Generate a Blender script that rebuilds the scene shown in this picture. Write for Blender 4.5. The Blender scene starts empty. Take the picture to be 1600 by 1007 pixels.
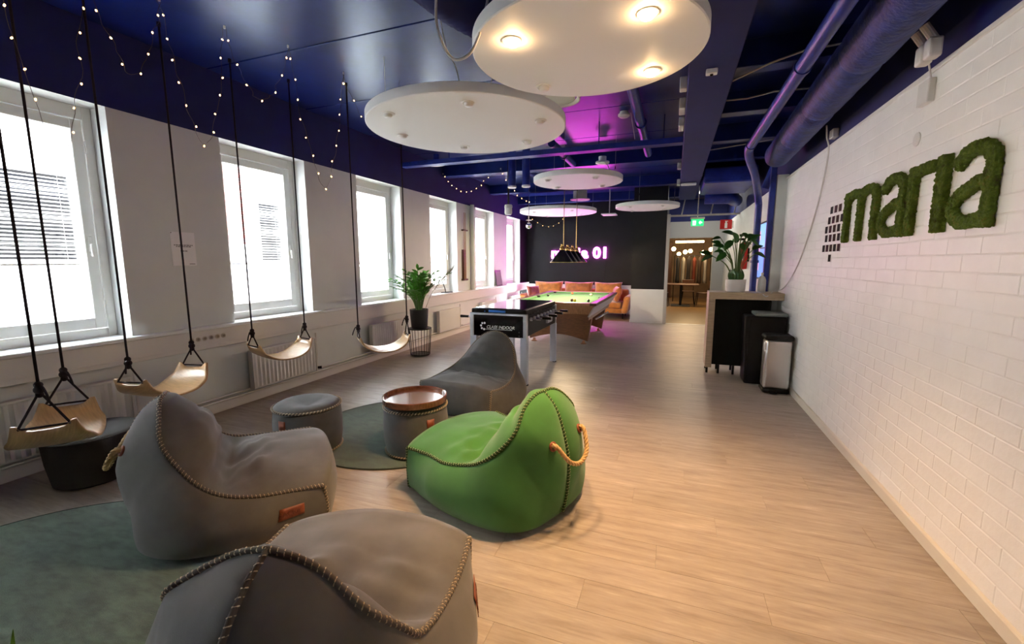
import bpy, bmesh, math, random
from mathutils import Vector, Matrix, noise
random.seed(7)
sc = bpy.context.scene
col = sc.collection
R = math.radians
# ------------------------------------------------------------------ camera, sky, exposure
cam_d = bpy.data.cameras.new('camera'); cam = bpy.data.objects.new('camera', cam_d); col.objects.link(cam)
cam_d.sensor_fit = 'HORIZONTAL'; cam_d.sensor_width = 36.0; cam_d.lens = 680.0 / 1600.0 * 36.0
cam_d.clip_start = 0.02; cam_d.clip_end = 200
cam.location = (0, 0, 1.5)
cam.rotation_euler = (R(90 - 7.912), 0, R(20.303))
sc.camera = cam
world = bpy.data.worlds.new('overcast_sky'); sc.world = world; world.use_nodes = True
wb = world.node_tree.nodes['Background']
wb.inputs[0].default_value = (0.88, 0.95, 1.0, 1); wb.inputs[1].default_value = 6.0
vs = sc.view_settings
vs.view_transform = 'Standard'; vs.look = 'None'; vs.exposure = 2.58; vs.gamma = 1.0; vs.use_curve_mapping = False
sc.display_settings.display_device = 'sRGB'
# ------------------------------------------------------------------ room numbers (metres)
XL, XR, YB, ZC = -4.23, 1.32, 12.75, 3.3
WR = [0.307 + 1.963 * k for k in range(7)]          # far edges of the windows along the left wall
WW, WZ0, WZ1 = 1.05, 0.88, 2.68
YF = -2.6                                            # wall behind the camera

# ------------------------------------------------------------------ materials
MATS = {}
def new_mat(name):
    m = bpy.data.materials.new(name); m.use_nodes = True
    nt = m.node_tree; b = nt.nodes['Principled BSDF']
    return m, nt, b
def L(nt, a, b): nt.links.new(a, b)
def coords(nt, kind='Object', scale=(1, 1, 1), rnd=False):
    tc = nt.nodes.new('ShaderNodeTexCoord'); mp = nt.nodes.new('ShaderNodeMapping')
    mp.inputs['Scale'].default_value = scale
    if kind == 'World':
        g = nt.nodes.new('ShaderNodeNewGeometry'); L(nt, g.outputs['Position'], mp.inputs['Vector'])
    else:
        L(nt, tc.outputs[kind], mp.inputs['Vector'])
    if rnd:
        oi = nt.nodes.new('ShaderNodeObjectInfo'); mu = nt.nodes.new('ShaderNodeVectorMath'); mu.operation = 'MULTIPLY'
        cb = nt.nodes.new('ShaderNodeCombineXYZ')
        for i in range(3): L(nt, oi.outputs['Random'], cb.inputs[i])
        mu.inputs[1].default_value = (37, 91, 53); L(nt, cb.outputs[0], mu.inputs[0]); L(nt, mu.outputs[0], mp.inputs['Location'])
    return mp.outputs[0]
def noise_tex(nt, vec, scale, detail=3, rough=.55):
    n = nt.nodes.new('ShaderNodeTexNoise'); n.inputs['Scale'].default_value = scale
    n.inputs['Detail'].default_value = detail; n.inputs['Roughness'].default_value = rough
    L(nt, vec, n.inputs['Vector']); return n.outputs['Fac']
def ramp(nt, fac, stops):
    r = nt.nodes.new('ShaderNodeValToRGB'); e = r.color_ramp.elements
    while len(e) < len(stops): e.new(.5)
    for el, (p, c) in zip(e, stops): el.position = p; el.color = (*c, 1)
    L(nt, fac, r.inputs[0]); return r.outputs[0]
def bump(nt, b, h, strength=.2, dist=.01):
    n = nt.nodes.new('ShaderNodeBump'); n.inputs['Strength'].default_value = strength; n.inputs['Distance'].default_value = dist
    L(nt, h, n.inputs['Height']); L(nt, n.outputs[0], b.inputs['Normal'])
def mat(name, c, rough=.5, metal=0, var=0.0, vscale=6, bs=0, bstr=.2, bdist=.004, coat=0, sheen=0, emit=None, es=0, spec=None, kind='Object', stretch=(1, 1, 1)):
    if name in MATS: return MATS[name]
    m, nt, b = new_mat(name)
    b.inputs['Base Color'].default_value = (*c, 1); b.inputs['Roughness'].default_value = rough; b.inputs['Metallic'].default_value = metal
    if coat: b.inputs['Coat Weight'].default_value = coat; b.inputs['Coat Roughness'].default_value = .08
    if sheen: b.inputs['Sheen Weight'].default_value = sheen; b.inputs['Sheen Roughness'].default_value = .5
    if spec is not None: b.inputs['Specular IOR Level'].default_value = spec
    if emit: b.inputs['Emission Color'].default_value = (*emit, 1); b.inputs['Emission Strength'].default_value = es
    if var or bs:
        v = coords(nt, kind, stretch)
        if var:
            f = noise_tex(nt, v, vscale, 4)
            lo = tuple(max(0, x * (1 - var)) for x in c); hi = tuple(min(1, x * (1 + var)) for x in c)
            L(nt, ramp(nt, f, [(.3, lo), (.7, hi)]), b.inputs['Base Color'])
        if bs: bump(nt, b, noise_tex(nt, v, bs, 3), bstr, bdist)
    MATS[name] = m; return m

WHITE = mat('white_wall_paint', (.725, .755, .73), .6, var=.03, vscale=3, bs=60, bstr=.05, kind='World')
BRICKW = mat('white_painted_brick', (.86, .86, .84), .45, var=.03, vscale=5, bs=35, bstr=.25, bdist=.004, kind='World')
MORTAR = mat('white_painted_mortar', (.85, .85, .83), .5, bs=60, bstr=.2, kind='World')
NAVY = mat('navy_satin_paint', (.008, .018, .14), .30, var=.25, vscale=4, bs=25, bstr=.06, kind='World')
NAVYW = mat('navy_wall_paint', (.007, .014, .115), .7, var=.15, vscale=4, kind='World')
NAVYP = mat('navy_pipe_paint', (.014, .030, .24), .38, var=.3, vscale=9, bs=30, bstr=.1, kind='World')
LAG = mat('navy_painted_lagging', (.016, .034, .19), .55, var=.4, vscale=14, bs=40, bstr=.6, bdist=.01, kind='World')
BLACKW = mat('black_wall_paint', (.009, .010, .013), .5, spec=.3, var=.2, vscale=2, kind='World')
TRIM = mat('cream_trim_paint', (.70, .66, .56), .45)
FRAME = mat('window_frame_paint', (.78, .78, .75), .35)
REVEAL = mat('white_reveal_paint', (.84, .86, .86), .45)
PLASTIC = mat('white_plastic', (.80, .79, .76), .35)
CREAMP = mat('cream_plastic', (.62, .58, .48), .4)
DISC = mat('white_disc_panel', (.88, .87, .85), .55, bs=150, bstr=.04)
CHROME = mat('chrome', (.75, .75, .76), .15, 1)
STEEL = mat('brushed_steel', (.62, .60, .58), .32, 1, bs=8, bstr=.05, stretch=(60, 60, 1))
ALU = mat('silver_aluminium', (.62, .64, .68), .38, .85)
ALUL = mat('silver_leg_paint', (.55, .58, .66), .4, .3)
BLACK = mat('black_plastic', (.007, .007, .008), .45, spec=.25)
BLACKG = mat('black_gloss', (.008, .008, .010), .08, coat=1)
BLACKM = mat('black_metal', (.015, .015, .016), .45, .4)
ROPE = mat('black_rope', (.012, .008, .014), .8, bs=90, bstr=.6)
JUTE = mat('jute_rope', (.50, .32, .14), .8, var=.3, vscale=60, bs=120, bstr=.6)
BRASS = mat('brass', (.66, .42, .14), .25, 1)
LEATHER = mat('orange_leather', (.22, .055, .020), .5, var=.2, vscale=30, bs=80, bstr=.2)
LEATHERD = mat('dark_tag_print', (.14, .035, .012), .6)
GREY = mat('grey_wool', (.122, .116, .103), .85, var=.16, vscale=7, bs=420, bstr=.35, bdist=.002, sheen=.25)
GREYD = mat('charcoal_wool', (.086, .087, .082), .85, var=.16, vscale=9, bs=420, bstr=.35, bdist=.002, sheen=.2)
GREEN = mat('green_wool', (.040, .175, .030), .85, var=.10, vscale=7, bs=420, bstr=.35, bdist=.002, sheen=.2)
GREYF = mat('dark_grey_flange', (.115, .098, .078), .85, bs=300, bstr=.3)
GREENF = mat('dark_green_flange', (.018, .060, .010), .85, bs=300, bstr=.3)
MATS['navy_satin_paint'].node_tree.nodes['Principled BSDF'].inputs['Specular Tint'].default_value = (.55, .72, 1.0, 1)
THREAD = mat('beige_thread', (.62, .50, .33), .75)
THREADG = mat('light_thread', (.42, .48, .22), .75)
WALNUT = mat('tray_wood', (.15, .062, .034), .22, var=.35, vscale=5, stretch=(1.2, 14, 4), coat=.5)
PLY = mat('bent_plywood', (.60, .37, .17), .38, var=.14, vscale=6, stretch=(2, 22, 2), coat=.25)
PLYE = mat('plywood_edge', (.44, .25, .11), .6)
OAK = mat('oak_counter', (.46, .34, .22), .5, var=.18, vscale=8, stretch=(1, 12, 12), bs=60, bstr=.1)
BLACKIN = mat('black_inner_panel', (.004, .005, .004), .6, spec=.15)
POOLW = mat('pool_table_wood', (.22, .085, .030), .38, var=.25, vscale=5, stretch=(3, 3, 16), coat=.3)
POOLL = mat('pool_table_light_wood', (.40, .20, .09), .35, var=.2, vscale=5, stretch=(12, 2, 3), coat=.3)
FELT = mat('green_felt', (.12, .30, .13), .9, bs=300, bstr=.15)
POOLA = mat('apron_reflected_light', (.60, .58, .56), .35)  # light reflected off the long aprons, put into their colour as pale grey
VELVET = mat('orange_velvet', (.56, .21, .022), .55, var=.25, vscale=9, bs=60, bstr=.15, sheen=.8)
CERAM = mat('white_ceramic', (.72, .71, .69), .35)
POTB = mat('charcoal_pot', (.022, .023, .025), .5)
SOIL = mat('potting_soil', (.03, .02, .012), .9, bs=60, bstr=.8, bdist=.02)
LEAF = mat('zz_leaf', (.10, .34, .04), .28, var=.35, vscale=7, coat=.2)
LEAFD = mat('dark_leaf', (.035, .15, .022), .3, var=.35, vscale=7)
STEM = mat('plant_stem', (.10, .20, .045), .5)
PAPER = mat('white_paper', (.90, .90, .90), .7)
INK = mat('printed_ink', (.09, .085, .085), .8)
CABLE = mat('white_cable', (.62, .60, .58), .45)
DOT = mat('socket_hole', (.30, .26, .21), .6)
REDS = mat('red_sign', (.55, .012, .012), .4)
WOODD = mat('dark_wood', (.09, .035, .018), .4, var=.3, vscale=6, stretch=(2, 2, 12))
PINKF = mat('tablet_frame', (.05, .03, .045), .35)
PINKG = mat('tablet_glass', (.38, .30, .36), .15)
LABELW = mat('white_sticker', (.75, .76, .78), .5)
BLUEP = mat('blue_plastic', (.03, .17, .62), .35)

def moss_mat():
    m, nt, b = new_mat('moss')
    v = coords(nt, 'Object')
    f = noise_tex(nt, v, 22, 5, .7)
    L(nt, ramp(nt, f, [(.30, (.060, .050, .012)), (.43, (.095, .165, .012)), (.58, (.145, .235, .016)), (.75, (.23, .17, .03))]), b.inputs['Base Color'])
    b.inputs['Roughness'].default_value = .95; bump(nt, b, noise_tex(nt, v, 90, 4, .8), 1.0, .02)
    return m
MOSS = moss_mat()
MOSSB = mat('brown_moss_edge', (.075, .05, .022), .95, var=.5, vscale=40, bs=90, bstr=1, bdist=.02)

def floor_mat():
    m, nt, b = new_mat('oak_look_plank')
    v = coords(nt, 'World', (1.3, 9.0, 1.0), rnd=True)
    f = noise_tex(nt, v, 2.6, 8, .68)
    c1 = ramp(nt, f, [(.25, (.245, .198, .158)), (.48, (.36, .305, .25)), (.60, (.40, .342, .283)), (.78, (.54, .48, .405))])
    v2 = coords(nt, 'World', (.8, 28.0, 1.0), rnd=True)
    f2 = noise_tex(nt, v2, 3.0, 4, .6)
    mx = nt.nodes.new('ShaderNodeMixRGB'); mx.blend_type = 'OVERLAY'; mx.inputs[0].default_value = .18
    L(nt, c1, mx.inputs[1]); L(nt, f2, mx.inputs[2])
    oi = nt.nodes.new('ShaderNodeObjectInfo'); hs = nt.nodes.new('ShaderNodeHueSaturation')
    mr = nt.nodes.new('ShaderNodeMapRange'); mr.inputs['To Min'].default_value = .94; mr.inputs['To Max'].default_value = 1.06
    L(nt, oi.outputs['Random'], mr.inputs[0]); L(nt, mr.outputs[0], hs.inputs['Value']); L(nt, mx.outputs[0], hs.inputs['Color'])
    L(nt, hs.outputs[0], b.inputs['Base Color']); b.inputs['Roughness'].default_value = .42
    bump(nt, b, f2, .03, .003)
    return m
PLANK = floor_mat()
def rug_mat(name, c):
    m, nt, b = new_mat(name)
    v = coords(nt, 'Object', (1.6, 4.0, 1)); f = noise_tex(nt, v, 4.5, 8, .68)
    L(nt, ramp(nt, f, [(.36, tuple(x * .48 for x in c)), (.62, tuple(x * 1.35 for x in c))]), b.inputs['Base Color'])
    b.inputs['Roughness'].default_value = .92; b.inputs['Sheen Weight'].default_value = .4
    bump(nt, b, noise_tex(nt, coords(nt, 'Object'), 180, 3, .8), .7, .008)
    return m
RUG = rug_mat('sage_rug_pile', (.080, .135, .085)); RUG2 = rug_mat('forest_rug_pile', (.042, .085, .045))
RUGE = mat('rug_binding', (.03, .04, .03), .9)
def glass_mat():
    m = bpy.data.materials.new('window_glass'); m.use_nodes = True; nt = m.node_tree; nt.nodes.clear()
    o = nt.nodes.new('ShaderNodeOutputMaterial'); t = nt.nodes.new('ShaderNodeBsdfTransparent'); g = nt.nodes.new('ShaderNodeBsdfGlossy')
    mx = nt.nodes.new('ShaderNodeMixShader'); mx.inputs[0].default_value = .06; g.inputs['Roughness'].default_value = .02
    L(nt, t.outputs[0], mx.inputs[1]); L(nt, g.outputs[0], mx.inputs[2]); L(nt, mx.outputs[0], o.inputs[0]); return m
GLASS = glass_mat()
def emis(name, c, s): return mat(name, c, .5, emit=c, es=s)
WARM = emis('warm_lamp_glow', (1.0, .62, .28), 30)
BULB = emis('warm_fairy_bulb', (1.0, .52, .18), 2.5)
NEON = emis('magenta_neon', (1.0, .10, .85), 5)
EXITG = emis('green_exit_glow', (.01, .40, .10), .45); EXITW = emis('white_exit_glow', (.85, 1, .9), .5)

# ------------------------------------------------------------------ mesh helpers
def V(*a): return Vector(a)
def box(bm, x0, x1, y0, y1, z0, z1, bev=0.0, seg=1, M=None):
    t = bmesh.new()
    vs_ = [t.verts.new((x, y, z)) for x in (x0, x1) for y in (y0, y1) for z in (z0, z1)]
    for f in ((0, 1, 3, 2), (4, 6, 7, 5), (0, 4, 5, 1), (2, 3, 7, 6), (0, 2, 6, 4), (1, 5, 7, 3)): t.faces.new([vs_[i] for i in f])
    if bev: bmesh.ops.bevel(t, geom=t.edges[:], offset=bev, segments=seg, profile=.5, affect='EDGES')
    if M: t.transform(M)
    merge(bm, t)
def merge(bm, t):
    t.verts.index_update()
    vm = [bm.verts.new(v.co) for v in t.verts]
    for f in t.faces:
        try: bm.faces.new([vm[v.index] for v in f.verts]).smooth = f.smooth
        except ValueError: pass
    t.free()
def ring_loft(bm, rings, closed=False, caps=True):
    n = len(rings[0]); rv = [[bm.verts.new(p) for p in r] for r in rings]
    m = len(rings)
    for i in range(m if closed else m - 1):
        a, b = rv[i], rv[(i + 1) % m]
        for j in range(n): bm.faces.new((a[j], a[(j + 1) % n], b[(j + 1) % n], b[j]))
    if caps and not closed: bm.faces.new(rv[0][::-1]); bm.faces.new(rv[-1])
def tube(bm, pts, r, n=8, closed=False, caps=True):
    pts = [Vector(p) for p in pts]; m = len(pts)
    rs = r if isinstance(r, (list, tuple)) else [r] * m
    rings = []; up = None
    for i, p in enumerate(pts):
        a = pts[(i - 1) % m] if (closed or i) else p; b = pts[(i + 1) % m] if (closed or i < m - 1) else p
        t = (b - a).normalized()
        if up is None: up = t.orthogonal().normalized()
        else:
            up = up - t * up.dot(t)
            up = up.normalized() if up.length > 1e-6 else t.orthogonal().normalized()
        w = t.cross(up)
        rings.append([p + (up * math.cos(2 * math.pi * k / n) + w * math.sin(2 * math.pi * k / n)) * rs[i] for k in range(n)])
    ring_loft(bm, rings, closed, caps)
def cyl(bm, p0, p1, r0, r1=None, n=16): tube(bm, [p0, p1], [r0, r0 if r1 is None else r1], n)
def lathe(bm, prof, n=32, c=(0, 0, 0), sx=1, sy=1, caps=True):
    rings = [[Vector((c[0] + r * sx * math.cos(2 * math.pi * k / n), c[1] + r * sy * math.sin(2 * math.pi * k / n), c[2] + z)) for k in range(n)] for r, z in prof]
    ring_loft(bm, rings, False, caps)
def ball(bm, c, r, n=12, s=(1, 1, 1)):
    t = bmesh.new(); bmesh.ops.create_uvsphere(t, u_segments=n, v_segments=max(6, n // 2 + 1), radius=r)
    t.transform(Matrix.Translation(c) @ Matrix.Diagonal((*s, 1))); merge(bm, t)
def prism(bm, poly, f0, f1):
    """poly: 2-D points; f0, f1 map a 2-D point to the two end points"""
    a = [bm.verts.new(f0(p)) for p in poly]; b = [bm.verts.new(f1(p)) for p in poly]; n = len(poly)
    for i in range(n): bm.faces.new((a[i], a[(i + 1) % n], b[(i + 1) % n], b[i]))
    bm.faces.new(a[::-1]); bm.faces.new(b)
def catmull(pts, n=8):
    P = [Vector(p) for p in pts]; out = []
    P = [P[0] * 2 - P[1]] + P + [P[-1] * 2 - P[-2]]
    for i in range(1, len(P) - 2):
        p0, p1, p2, p3 = P[i - 1:i + 3]
        for k in range(n):
            t = k / n
            out.append(.5 * ((2 * p1) + (p2 - p0) * t + (2 * p0 - 5 * p1 + 4 * p2 - p3) * t * t + (3 * p1 - p0 - 3 * p2 + p3) * t ** 3))
    out.append(P[-2]); return out
def world_loc(o):
    v = Vector((0, 0, 0))
    while o: v += o.location; o = o.parent
    return v
def build(name, bm, m, parent=None, smooth=False, auto=None):
    bmesh.ops.recalc_face_normals(bm, faces=bm.faces[:])
    me = bpy.data.meshes.new(name)
    if parent is not None: bm.transform(Matrix.Translation(-world_loc(parent)))
    bm.to_mesh(me); bm.free()
    for x in (m if isinstance(m, (list, tuple)) else [m]): me.materials.append(x)
    if smooth:
        me.polygons.foreach_set('use_smooth', [True] * len(me.polygons))
        if auto is not None:
            me.set_sharp_from_angle(angle=R(auto))
    o = bpy.data.objects.new(name, me); col.objects.link(o)
    if parent is not None: o.parent = parent
    return o
def B(): return bmesh.new()
def tag(o, label, cat, group=None):
    o['label'] = label; o['category'] = cat
    if group: o['group'] = group
    return o
def thing(name, label, cat, loc=(0, 0, 0), group=None):
    o = bpy.data.objects.new(name, None); col.objects.link(o); o.location = loc; o.empty_display_size = .1
    return tag(o, label, cat, group)
def struct(name, bm, m, parent=None, **k):
    o = build(name, bm, m, parent, **k)
    if parent is None: o['kind'] = 'structure'
    return o
def copy_tree(o, parent=None):
    c = o.copy(); col.objects.link(c); c.parent = parent
    for ch in list(o.children): copy_tree(ch, c)
    return c
def bx(name, m, parent, x0, x1, y0, y1, z0, z1, bev=0, seg=1):
    b = B(); box(b, x0, x1, y0, y1, z0, z1, bev, seg); return build(name, b, m, parent)
def text_mesh(name, s, size, m, parent, M, extrude=.002, offset=0, shear=0):
    cu = bpy.data.curves.new(name, 'FONT'); cu.body = s; cu.size = size; cu.extrude = extrude; cu.offset = offset; cu.shear = shear
    cu.align_x = 'CENTER'; cu.align_y = 'CENTER'; cu.resolution_u = 4
    t = bpy.data.objects.new(name, cu); col.objects.link(t)
    dg = bpy.context.evaluated_depsgraph_get(); me = bpy.data.meshes.new_from_object(t.evaluated_get(dg))
    bpy.data.objects.remove(t); me.name = name
    me.transform(M); me.materials.clear(); me.materials.append(m)
    o = bpy.data.objects.new(name, me); col.objects.link(o)
    if parent is not None:
        me.transform(Matrix.Translation(-world_loc(parent))); o.parent = parent
    return o
def basis(o, x, y):
    x = Vector(x).normalized(); y = Vector(y).normalized(); z = x.cross(y)
    return Matrix(((x.x, y.x, z.x, o[0]), (x.y, y.y, z.y, o[1]), (x.z, y.z, z.z, o[2]), (0, 0, 0, 1)))
# ------------------------------------------------------------------ setting: floor
b = B(); box(b, XL, XR, YF, 11.2, -.12, -.0022); floor = struct('floor', b, PLANK)
def plank_mesh():
    bm = B(); e = .0012
    t = [bm.verts.new(p) for p in ((-.5, -.5, -.002), (.5, -.5, -.002), (.5, .5, -.002), (-.5, .5, -.002))]
    u = [bm.verts.new(p) for p in ((-.5 + e * .5, -.5 + e * 3, 0), (.5 - e * .5, -.5 + e * 3, 0), (.5 - e * .5, .5 - e * 3, 0), (-.5 + e * .5, .5 - e * 3, 0))]
    bm.faces.new(u)
    for i in range(4): bm.faces.new((t[i], t[(i + 1) % 4], u[(i + 1) % 4], u[i]))
    me = bpy.data.meshes.new('plank'); bm.to_mesh(me); bm.free(); me.materials.append(PLANK); return me
pm = plank_mesh(); PW = .19; y = .75; row = 0
while y < 11.15:
    x = XL + .002 - (row * .47 % 1.25); row += 1
    while x < XR:
        a, c = max(x, XL + .001), min(x + 1.25, XR - .001)
        if c - a > .06:
            o = bpy.data.objects.new('plank', pm); col.objects.link(o); o.parent = floor
            o.location = ((a + c) / 2, y + PW / 2, 0); o.scale = (c - a - .001, PW, 1)
        x += 1.25
    y += PW
b = B(); box(b, -3.2, 4.2, 11.2, 20.2, -.12, -.002); struct('floor_cafe', b, mat('cafe_oak_floor', (.24, .14, .055), .3, var=.3, vscale=3, stretch=(2, 12, 1), kind='World'))
bm = B(); box(bm, -.18, XR, 11.17, 11.23, -.004, .006); struct('trim_1', bm, ALU)
# ------------------------------------------------------------------ left wall with window openings
def wall_grid(name, ycuts, zcuts, hole, midx, x_in, x_out, mats):
    bm = B(); vi = {}
    def v(x, y, z):
        k = (round(x, 4), round(y, 4), round(z, 4))
        if k not in vi: vi[k] = bm.verts.new(k)
        return vi[k]
    def f(ps, mi): bm.faces.new([v(*p) for p in ps]).material_index = mi
    for i in range(len(ycuts) - 1):
        for j in range(len(zcuts) - 1):
            y0, y1, z0, z1 = ycuts[i], ycuts[i + 1], zcuts[j], zcuts[j + 1]
            if not hole(i, j):
                f(((x_in, y0, z0), (x_in, y1, z0), (x_in, y1, z1), (x_in, y0, z1)), midx(i, j))
                f(((x_out, y0, z0), (x_out, y0, z1), (x_out, y1, z1), (x_out, y1, z0)), 0)
            else:
                f(((x_in, y0, z0), (x_out, y0, z0), (x_out, y0, z1), (x_in, y0, z1)), 2)
                f(((x_in, y1, z0), (x_in, y1, z1), (x_out, y1, z1), (x_out, y1, z0)), 2)
                f(((x_in, y0, z0), (x_in, y1, z0), (x_out, y1, z0), (x_out, y0, z0)), 2)
                f(((x_in, y0, z1), (x_out, y0, z1), (x_out, y1, z1), (x_in, y1, z1)), 2)
    me_o = build(name, bm, mats); me_o['kind'] = 'structure'; return me_o
yc = [YF]
for r_ in WR: yc += [r_ - WW, r_]
yc += [YB]
zc = [0, WZ0, 2.70, ZC + .02]
wall_left = wall_grid('wall_left', yc, zc, lambda i, j: j == 1 and i % 2 == 1, lambda i, j: 1 if j == 2 else (3 if i == len(yc) - 2 else 0), XL, XL - .42, [WHITE, NAVYW, REVEAL, BLACKW])
# windows
def make_window():
    w = bpy.data.objects.new('window_1', None); col.objects.link(w); w['kind'] = 'structure'
    H, h = 2.70 - WZ0, WW / 2
    def bar(bm, y0, y1, z0, z1, x0, x1): box(bm, x0, x1, y0, y1, z0, z1, .004)
    bm = B()
    for a in ((-h, -h + .06, 0, H), (h - .06, h, 0, H), (-h + .06, h - .06, 0, .07), (-h + .06, h - .06, H - .10, H)): bar(bm, *a, -.06, .06)
    build('window_frame', bm, FRAME, w)
    s = h - .075; bm = B()
    for a in ((-s, -s + .075, .08, H - .11), (s - .075, s, .08, H - .11), (-s + .075, s - .075, .08, .165), (-s + .075, s - .075, H - .185, H - .11)): bar(bm, *a, -.045, .072)
    sash = build('sash', bm, FRAME, w)
    bm = B(); box(bm, -.004, .002, -s + .07, s - .07, .16, H - .18); build('pane', bm, GLASS, w)
    bm = B(); box(bm, -.044, -.038, -s + .07, s - .07, .16, H - .18); build('pane', bm, GLASS, w)
    bm = B()
    z = H - .20
    while z > .62: box(bm, -.032, -.012, -s + .08, s - .08, z, z + .0016); z -= .026
    o = build('blind_slats', bm, PLASTIC, w); o['kind'] = 'stuff'
    bm = B(); box(bm, -.034, -.010, -s + .08, s - .08, .59, .605); build('blind_rail', bm, PLASTIC, w)
    for sy in (-.3, .3):
        bm = B(); cyl(bm, (-.022, sy, .6), (-.022, sy, H - .18), .0012, n=5); build('blind_cord', bm, PLASTIC, w)
    bm = B(); box(bm, .072, .082, s - .055, s - .03, .70, .82, .003); box(bm, .082, .10, s - .05, s - .036, .66, .76, .004); build('handle', bm, PLASTIC, sash)
    for zz in (.3, H - .35):
        bm = B(); cyl(bm, (.07, s + .004, zz), (.07, s + .004, zz + .09), .008, n=8); build('hinge', bm, PLASTIC, sash)
    return w
win = make_window()
for k, r_ in enumerate(WR):
    w = win if k == 0 else copy_tree(win)
    w.name = f'window_{k + 1}'; w.location = (XL - .25, r_ - WW / 2, WZ0)
bm = B(); box(bm, XL - .22, XL + .075, YF, YB, .852, .882, .006); struct('trim_2', bm, REVEAL)
bm = B(); box(bm, XL, XL + .055, YF, YB, .665, .850, .004); box(bm, XL + .055, XL + .058, YF, YB, .70, .703); struct('trim_3', bm, mat('cream_trunking', (.76, .74, .70), .45))
bm = B(); box(bm, XL, XL + .02, YF, 12.6, 0, .10, .004); struct('baseboard_left', bm, mat('white_skirting', (.74, .73, .70), .5))
# vertical white pipe between two windows
bm = B(); cyl(bm, (XL + .05, 8.80, .88), (XL + .05, 8.80, 2.72), .045, n=14); tag(build('riser_pipe', bm, WHITE, None, smooth=True, auto=40), 'white vertical riser pipe on the window wall beside the cue rack', 'pipe')
# ------------------------------------------------------------------ right wall: painted brick
YE = 6.70
bm = B(); box(bm, XR + .0016, XR + .32, YF, 14.0, 0, 2.565); wall_right = struct('wall_right', bm, MORTAR)
bm = B(); box(bm, XR + .02, XR + .32, YF, 14.0, 2.58, ZC + .02); struct('wall_right_upper', bm, NAVYW)
bm = B(); box(bm, XR - .012, XR + .03, YF, YE, 2.555, 2.582, .004); struct('trim_4', bm, FRAME)
bm = B(); box(bm, XR - .018, XR + .012, YF, YE, 0, .075, .005); struct('baseboard_right', bm, TRIM)
BL, BH = .272, .0857
def brick_mesh(l):
    bm = B(); a, h, e = l / 2 - .0012, BH / 2 - .0012, .0050
    bk = [bm.verts.new((.0020, s * a, t * h)) for s, t in ((-1, -1), (1, -1), (1, 1), (-1, 1))]
    fr = [bm.verts.new((0, s * (a - e), t * (h - e))) for s, t in ((-1, -1), (1, -1), (1, 1), (-1, 1))]
    bm.faces.new(fr[::-1])
    for i in range(4): bm.faces.new((bk[i], bk[(i + 1) % 4], fr[(i + 1) % 4], fr[i]))
    bmesh.ops.recalc_face_normals(bm, faces=bm.faces[:])
    me = bpy.data.meshes.new('brick'); bm.to_mesh(me); bm.free(); me.materials.append(BRICKW); return me
bmh = brick_mesh(BL)
spots = []
for r_ in range(29):
    z = .075 + BH * (r_ + .5)
    if z > 2.55: continue
    y = .2 + (BL / 2 if r_ % 2 else 0)
    while y + BL / 2 < YE: spots.append((y, z)); y += BL
inview = sorted([s for s in spots if s[0] > 2.05])[:300]; chosen = set(inview)
rest = B()
for (y, z) in spots:
    dx = random.uniform(-.0010, .0006)
    if (y, z) in chosen:
        o = bpy.data.objects.new('brick', bmh); col.objects.link(o); o.parent = wall_right; o.location = (XR + dx, y, z); o.rotation_euler = (random.uniform(-.004, .004), 0, random.uniform(-.004, .004))
    else:
        t = bmesh.new(); t.from_mesh(bmh); t.transform(Matrix.Translation((XR + dx, y, z))); merge(rest, t)
o = build('brickwork', rest, BRICKW, wall_right); o['kind'] = 'stuff'
# end pier, far right wall face
bm = B(); box(bm, 1.205, XR + .02, YE, YE + .22, 0, 2.62, .004); struct('wall_pier', bm, WHITE)
bm = B(); box(bm, XR, XR + .02, YE + .22, 14.0, 0, 2.575); struct('wall_right_corridor', bm, WHITE)
# ------------------------------------------------------------------ back wall, black pillar block, corridor
def two_tone(name, x0, x1, y0, y1, zsplit, lo, hi):
    bm = B(); box(bm, x0, x1, y0, y1, 0, zsplit); box(bm, x0, x1, y0, y1, zsplit, ZC + .02)
    for f in bm.faces:
        if f.calc_center_median().z > zsplit + .01: f.material_index = 1
    me_o = build(name, bm, [lo, hi]); me_o['kind'] = 'structure'; return me_o
two_tone('wall_back', XL - .1, -.98, YB, YB + .2, .83, WHITE, BLACKW)
two_tone('wall_back_pillar', -.98, -.21, 11.12, 14.0, .83, WHITE, BLACKW)
bm = B(); box(bm, -.99, -.19, 11.105, 11.13, 0, .07, .003); struct('baseboard_back', bm, FRAME)
bm = B(); box(bm, -.21, -.135, 11.07, 11.15, 0, 2.60, .004); struct('door_frame_post', bm, mat('grey_metal_frame', (.50, .50, .49), .4, .3))
t = thing('header_rail', 'grey steel header rail with braces over the cafe opening', 'rail', (.6, 11.1, 2.56))
bm = B(); box(bm, -.135, XR, 11.08, 11.12, 2.54, 2.58, .003); build('bar', bm, MATS['grey_metal_frame'], t)
for x in (.1, .72, 1.2):
    bm = B(); cyl(bm, (x, 11.1, 2.56), (x + .12, 11.3, 3.29), .014, n=8); build('brace', bm, MATS['grey_metal_frame'], t)
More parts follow.
